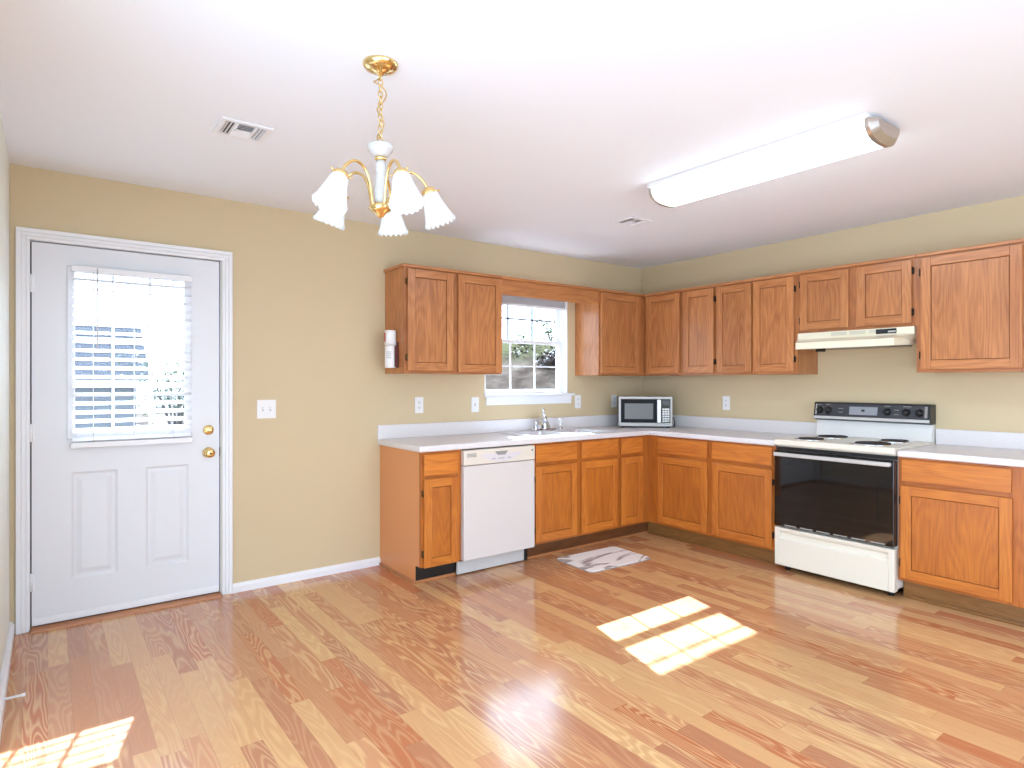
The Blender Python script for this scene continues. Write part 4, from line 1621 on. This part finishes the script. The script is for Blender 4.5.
def shrub(name, label, x, y, z, h, rad, nleaf, lm, seed, leaf=.09, stems=5, group='shrubs outside'):
    r = empty(name, (x, y, z), label, 'tree' if 'tree' in name or 'sapling' in name else 'shrub', group)
    rr = random.Random(seed)
    mb = MB()
    tips = []
    for k in range(stems):
        a = rr.uniform(0, 2 * PI)
        q = rr.uniform(.2, .9)
        tip = Vector((x + rad * q * math.cos(a), y + rad * q * math.sin(a), z + h * rr.uniform(.6, 1)))
        mid = Vector((x, y, z)).lerp(tip, .5) + Vector((rr.uniform(-.1, .1) * rad, rr.uniform(-.1, .1) * rad, h * .08))
        mb.tube([(x, y, z - .1), mid, tip], [.03 * h / 2 + .004, .015 * h / 2 + .003, .004], 6)
        tips += [mid, tip, mid.lerp(tip, .5)]
    mb.build('stem', M['bark'], r)
    mb = MB()
    for k in range(nleaf):
        c = rr.choice(tips) + Vector((rr.gauss(0, .3), rr.gauss(0, .3), rr.gauss(0, .22))) * rad
        c.z = max(c.z, z + .02)
        s1 = Vector((rr.uniform(-1, 1), rr.uniform(-1, 1), rr.uniform(-.6, .6))).normalized()
        s2 = s1.cross(Vector((rr.uniform(-1, 1), rr.uniform(-1, 1), 1))).normalized()
        l_, w_ = leaf * rr.uniform(.7, 1.3), leaf * .4
        mb.bm.faces.new([mb.bm.verts.new(c + s1 * a * l_ + s2 * b * w_) for a, b in ((0, 0), (.5, .5), (1, 0), (.5, -.5))])
    mb.build('foliage', lm, r, recalc=False)
    return r


def place(u, depth):
    """ground position on the sight line through image column u at a given depth."""
    d = Fv + Rv * ((u - 512) / 614.02)
    return CAM + d * depth


for k, (u, dp, h, rad, nl, lm, lab, seed) in enumerate((
        (553, 15.5, .95, .35, 260, 'leaf', 'sparse green sapling on the bank at the right side of the sink window', 4),
        (521, 16.0, .75, .40, 150, 'leaf', 'low sparse sapling on the bank at the middle of the sink window', 5))):
    p = place(u, dp)
    shrub('sapling', lab, p.x, p.y, 2.05, h, rad, nl, M[lm], seed, .10)
p = place(554, 14.2)
shrub('brush_pile', 'dry brown brush heap on the dirt bank behind the right window panes', p.x, p.y, 1.40, .62, .40, 900, M['leaf2'], 9, .12, 14)
p = place(519, 15.2)
shrub('brush_pile', 'dry grey brush heap on the dirt bank behind the middle window panes', p.x, p.y, 1.52, .55, .42, 900, M['leaf2'], 10, .12, 14)
# shrubs and house behind the door
p = place(178, 15)
shrub('garden_shrub', 'loose green shrub outside behind the right part of the door blind', p.x, p.y, -.2, 2.25, .95, 2200, M['leaf'], 12, .10, 12)
hs = empty('neighbor_house', (-7.5, 16.0, -.2), 'grey house with a hipped shingle roof behind the door blind', 'house')
hp0 = place(30, 20)


def sight_x(u, y):
    d = Fv + Rv * ((u - 512) / 614.02)
    return CAM.x + d.x * (y - CAM.y) / d.y


ex0, ex1, ey0, ey1 = -16.0, sight_x(151, 14.2), 14.2, 24.0
ze, zr_ = 1.36, 2.98
MB().box(ex0, ex1 - .3, ey0 + .3, ey1, -.2, ze - .02).build('wall', M['house'], hs)
mb = MB()
rxr = sight_x(141, ey0 + 3.4)
A = [mb.bm.verts.new(q) for q in ((ex0, ey0, ze), (ex1, ey0, ze), (ex1, ey1, ze), (ex0, ey1, ze))]
B = [mb.bm.verts.new(q) for q in ((ex0 + 2, ey0 + 3.4, zr_), (rxr, ey0 + 3.4, zr_), (rxr, ey1 - 3.4, zr_), (ex0 + 2, ey1 - 3.4, zr_))]
mb.bm.faces.new(A[::-1])
mb.bm.faces.new(B)
for k in range(4):
    mb.bm.faces.new((A[k], A[(k + 1) % 4], B[(k + 1) % 4], B[k]))
mb.build('roof', M['roof'], hs)
mb = MB()
mb.box(ex0, ex1, ey0 - .03, ey0, ze - .14, ze + .02)
mb.box(ex1, ex1 + .03, ey0 - .03, ey1, ze - .14, ze + .02)
mb.build('fascia', M['trim'], hs)

# roof eave over the back wall (unseen, shaped to trim the sun patches)
struct('roof_eave', MB().prism([(-5.5, WT + .005, 2.56), (-5.5, .50, 2.268), (-5.5, .52, 2.268), (-5.5, .52, 2.40), (-5.5, WT + .005, 2.70)], (6.2, 0, 0)), M['trim'])
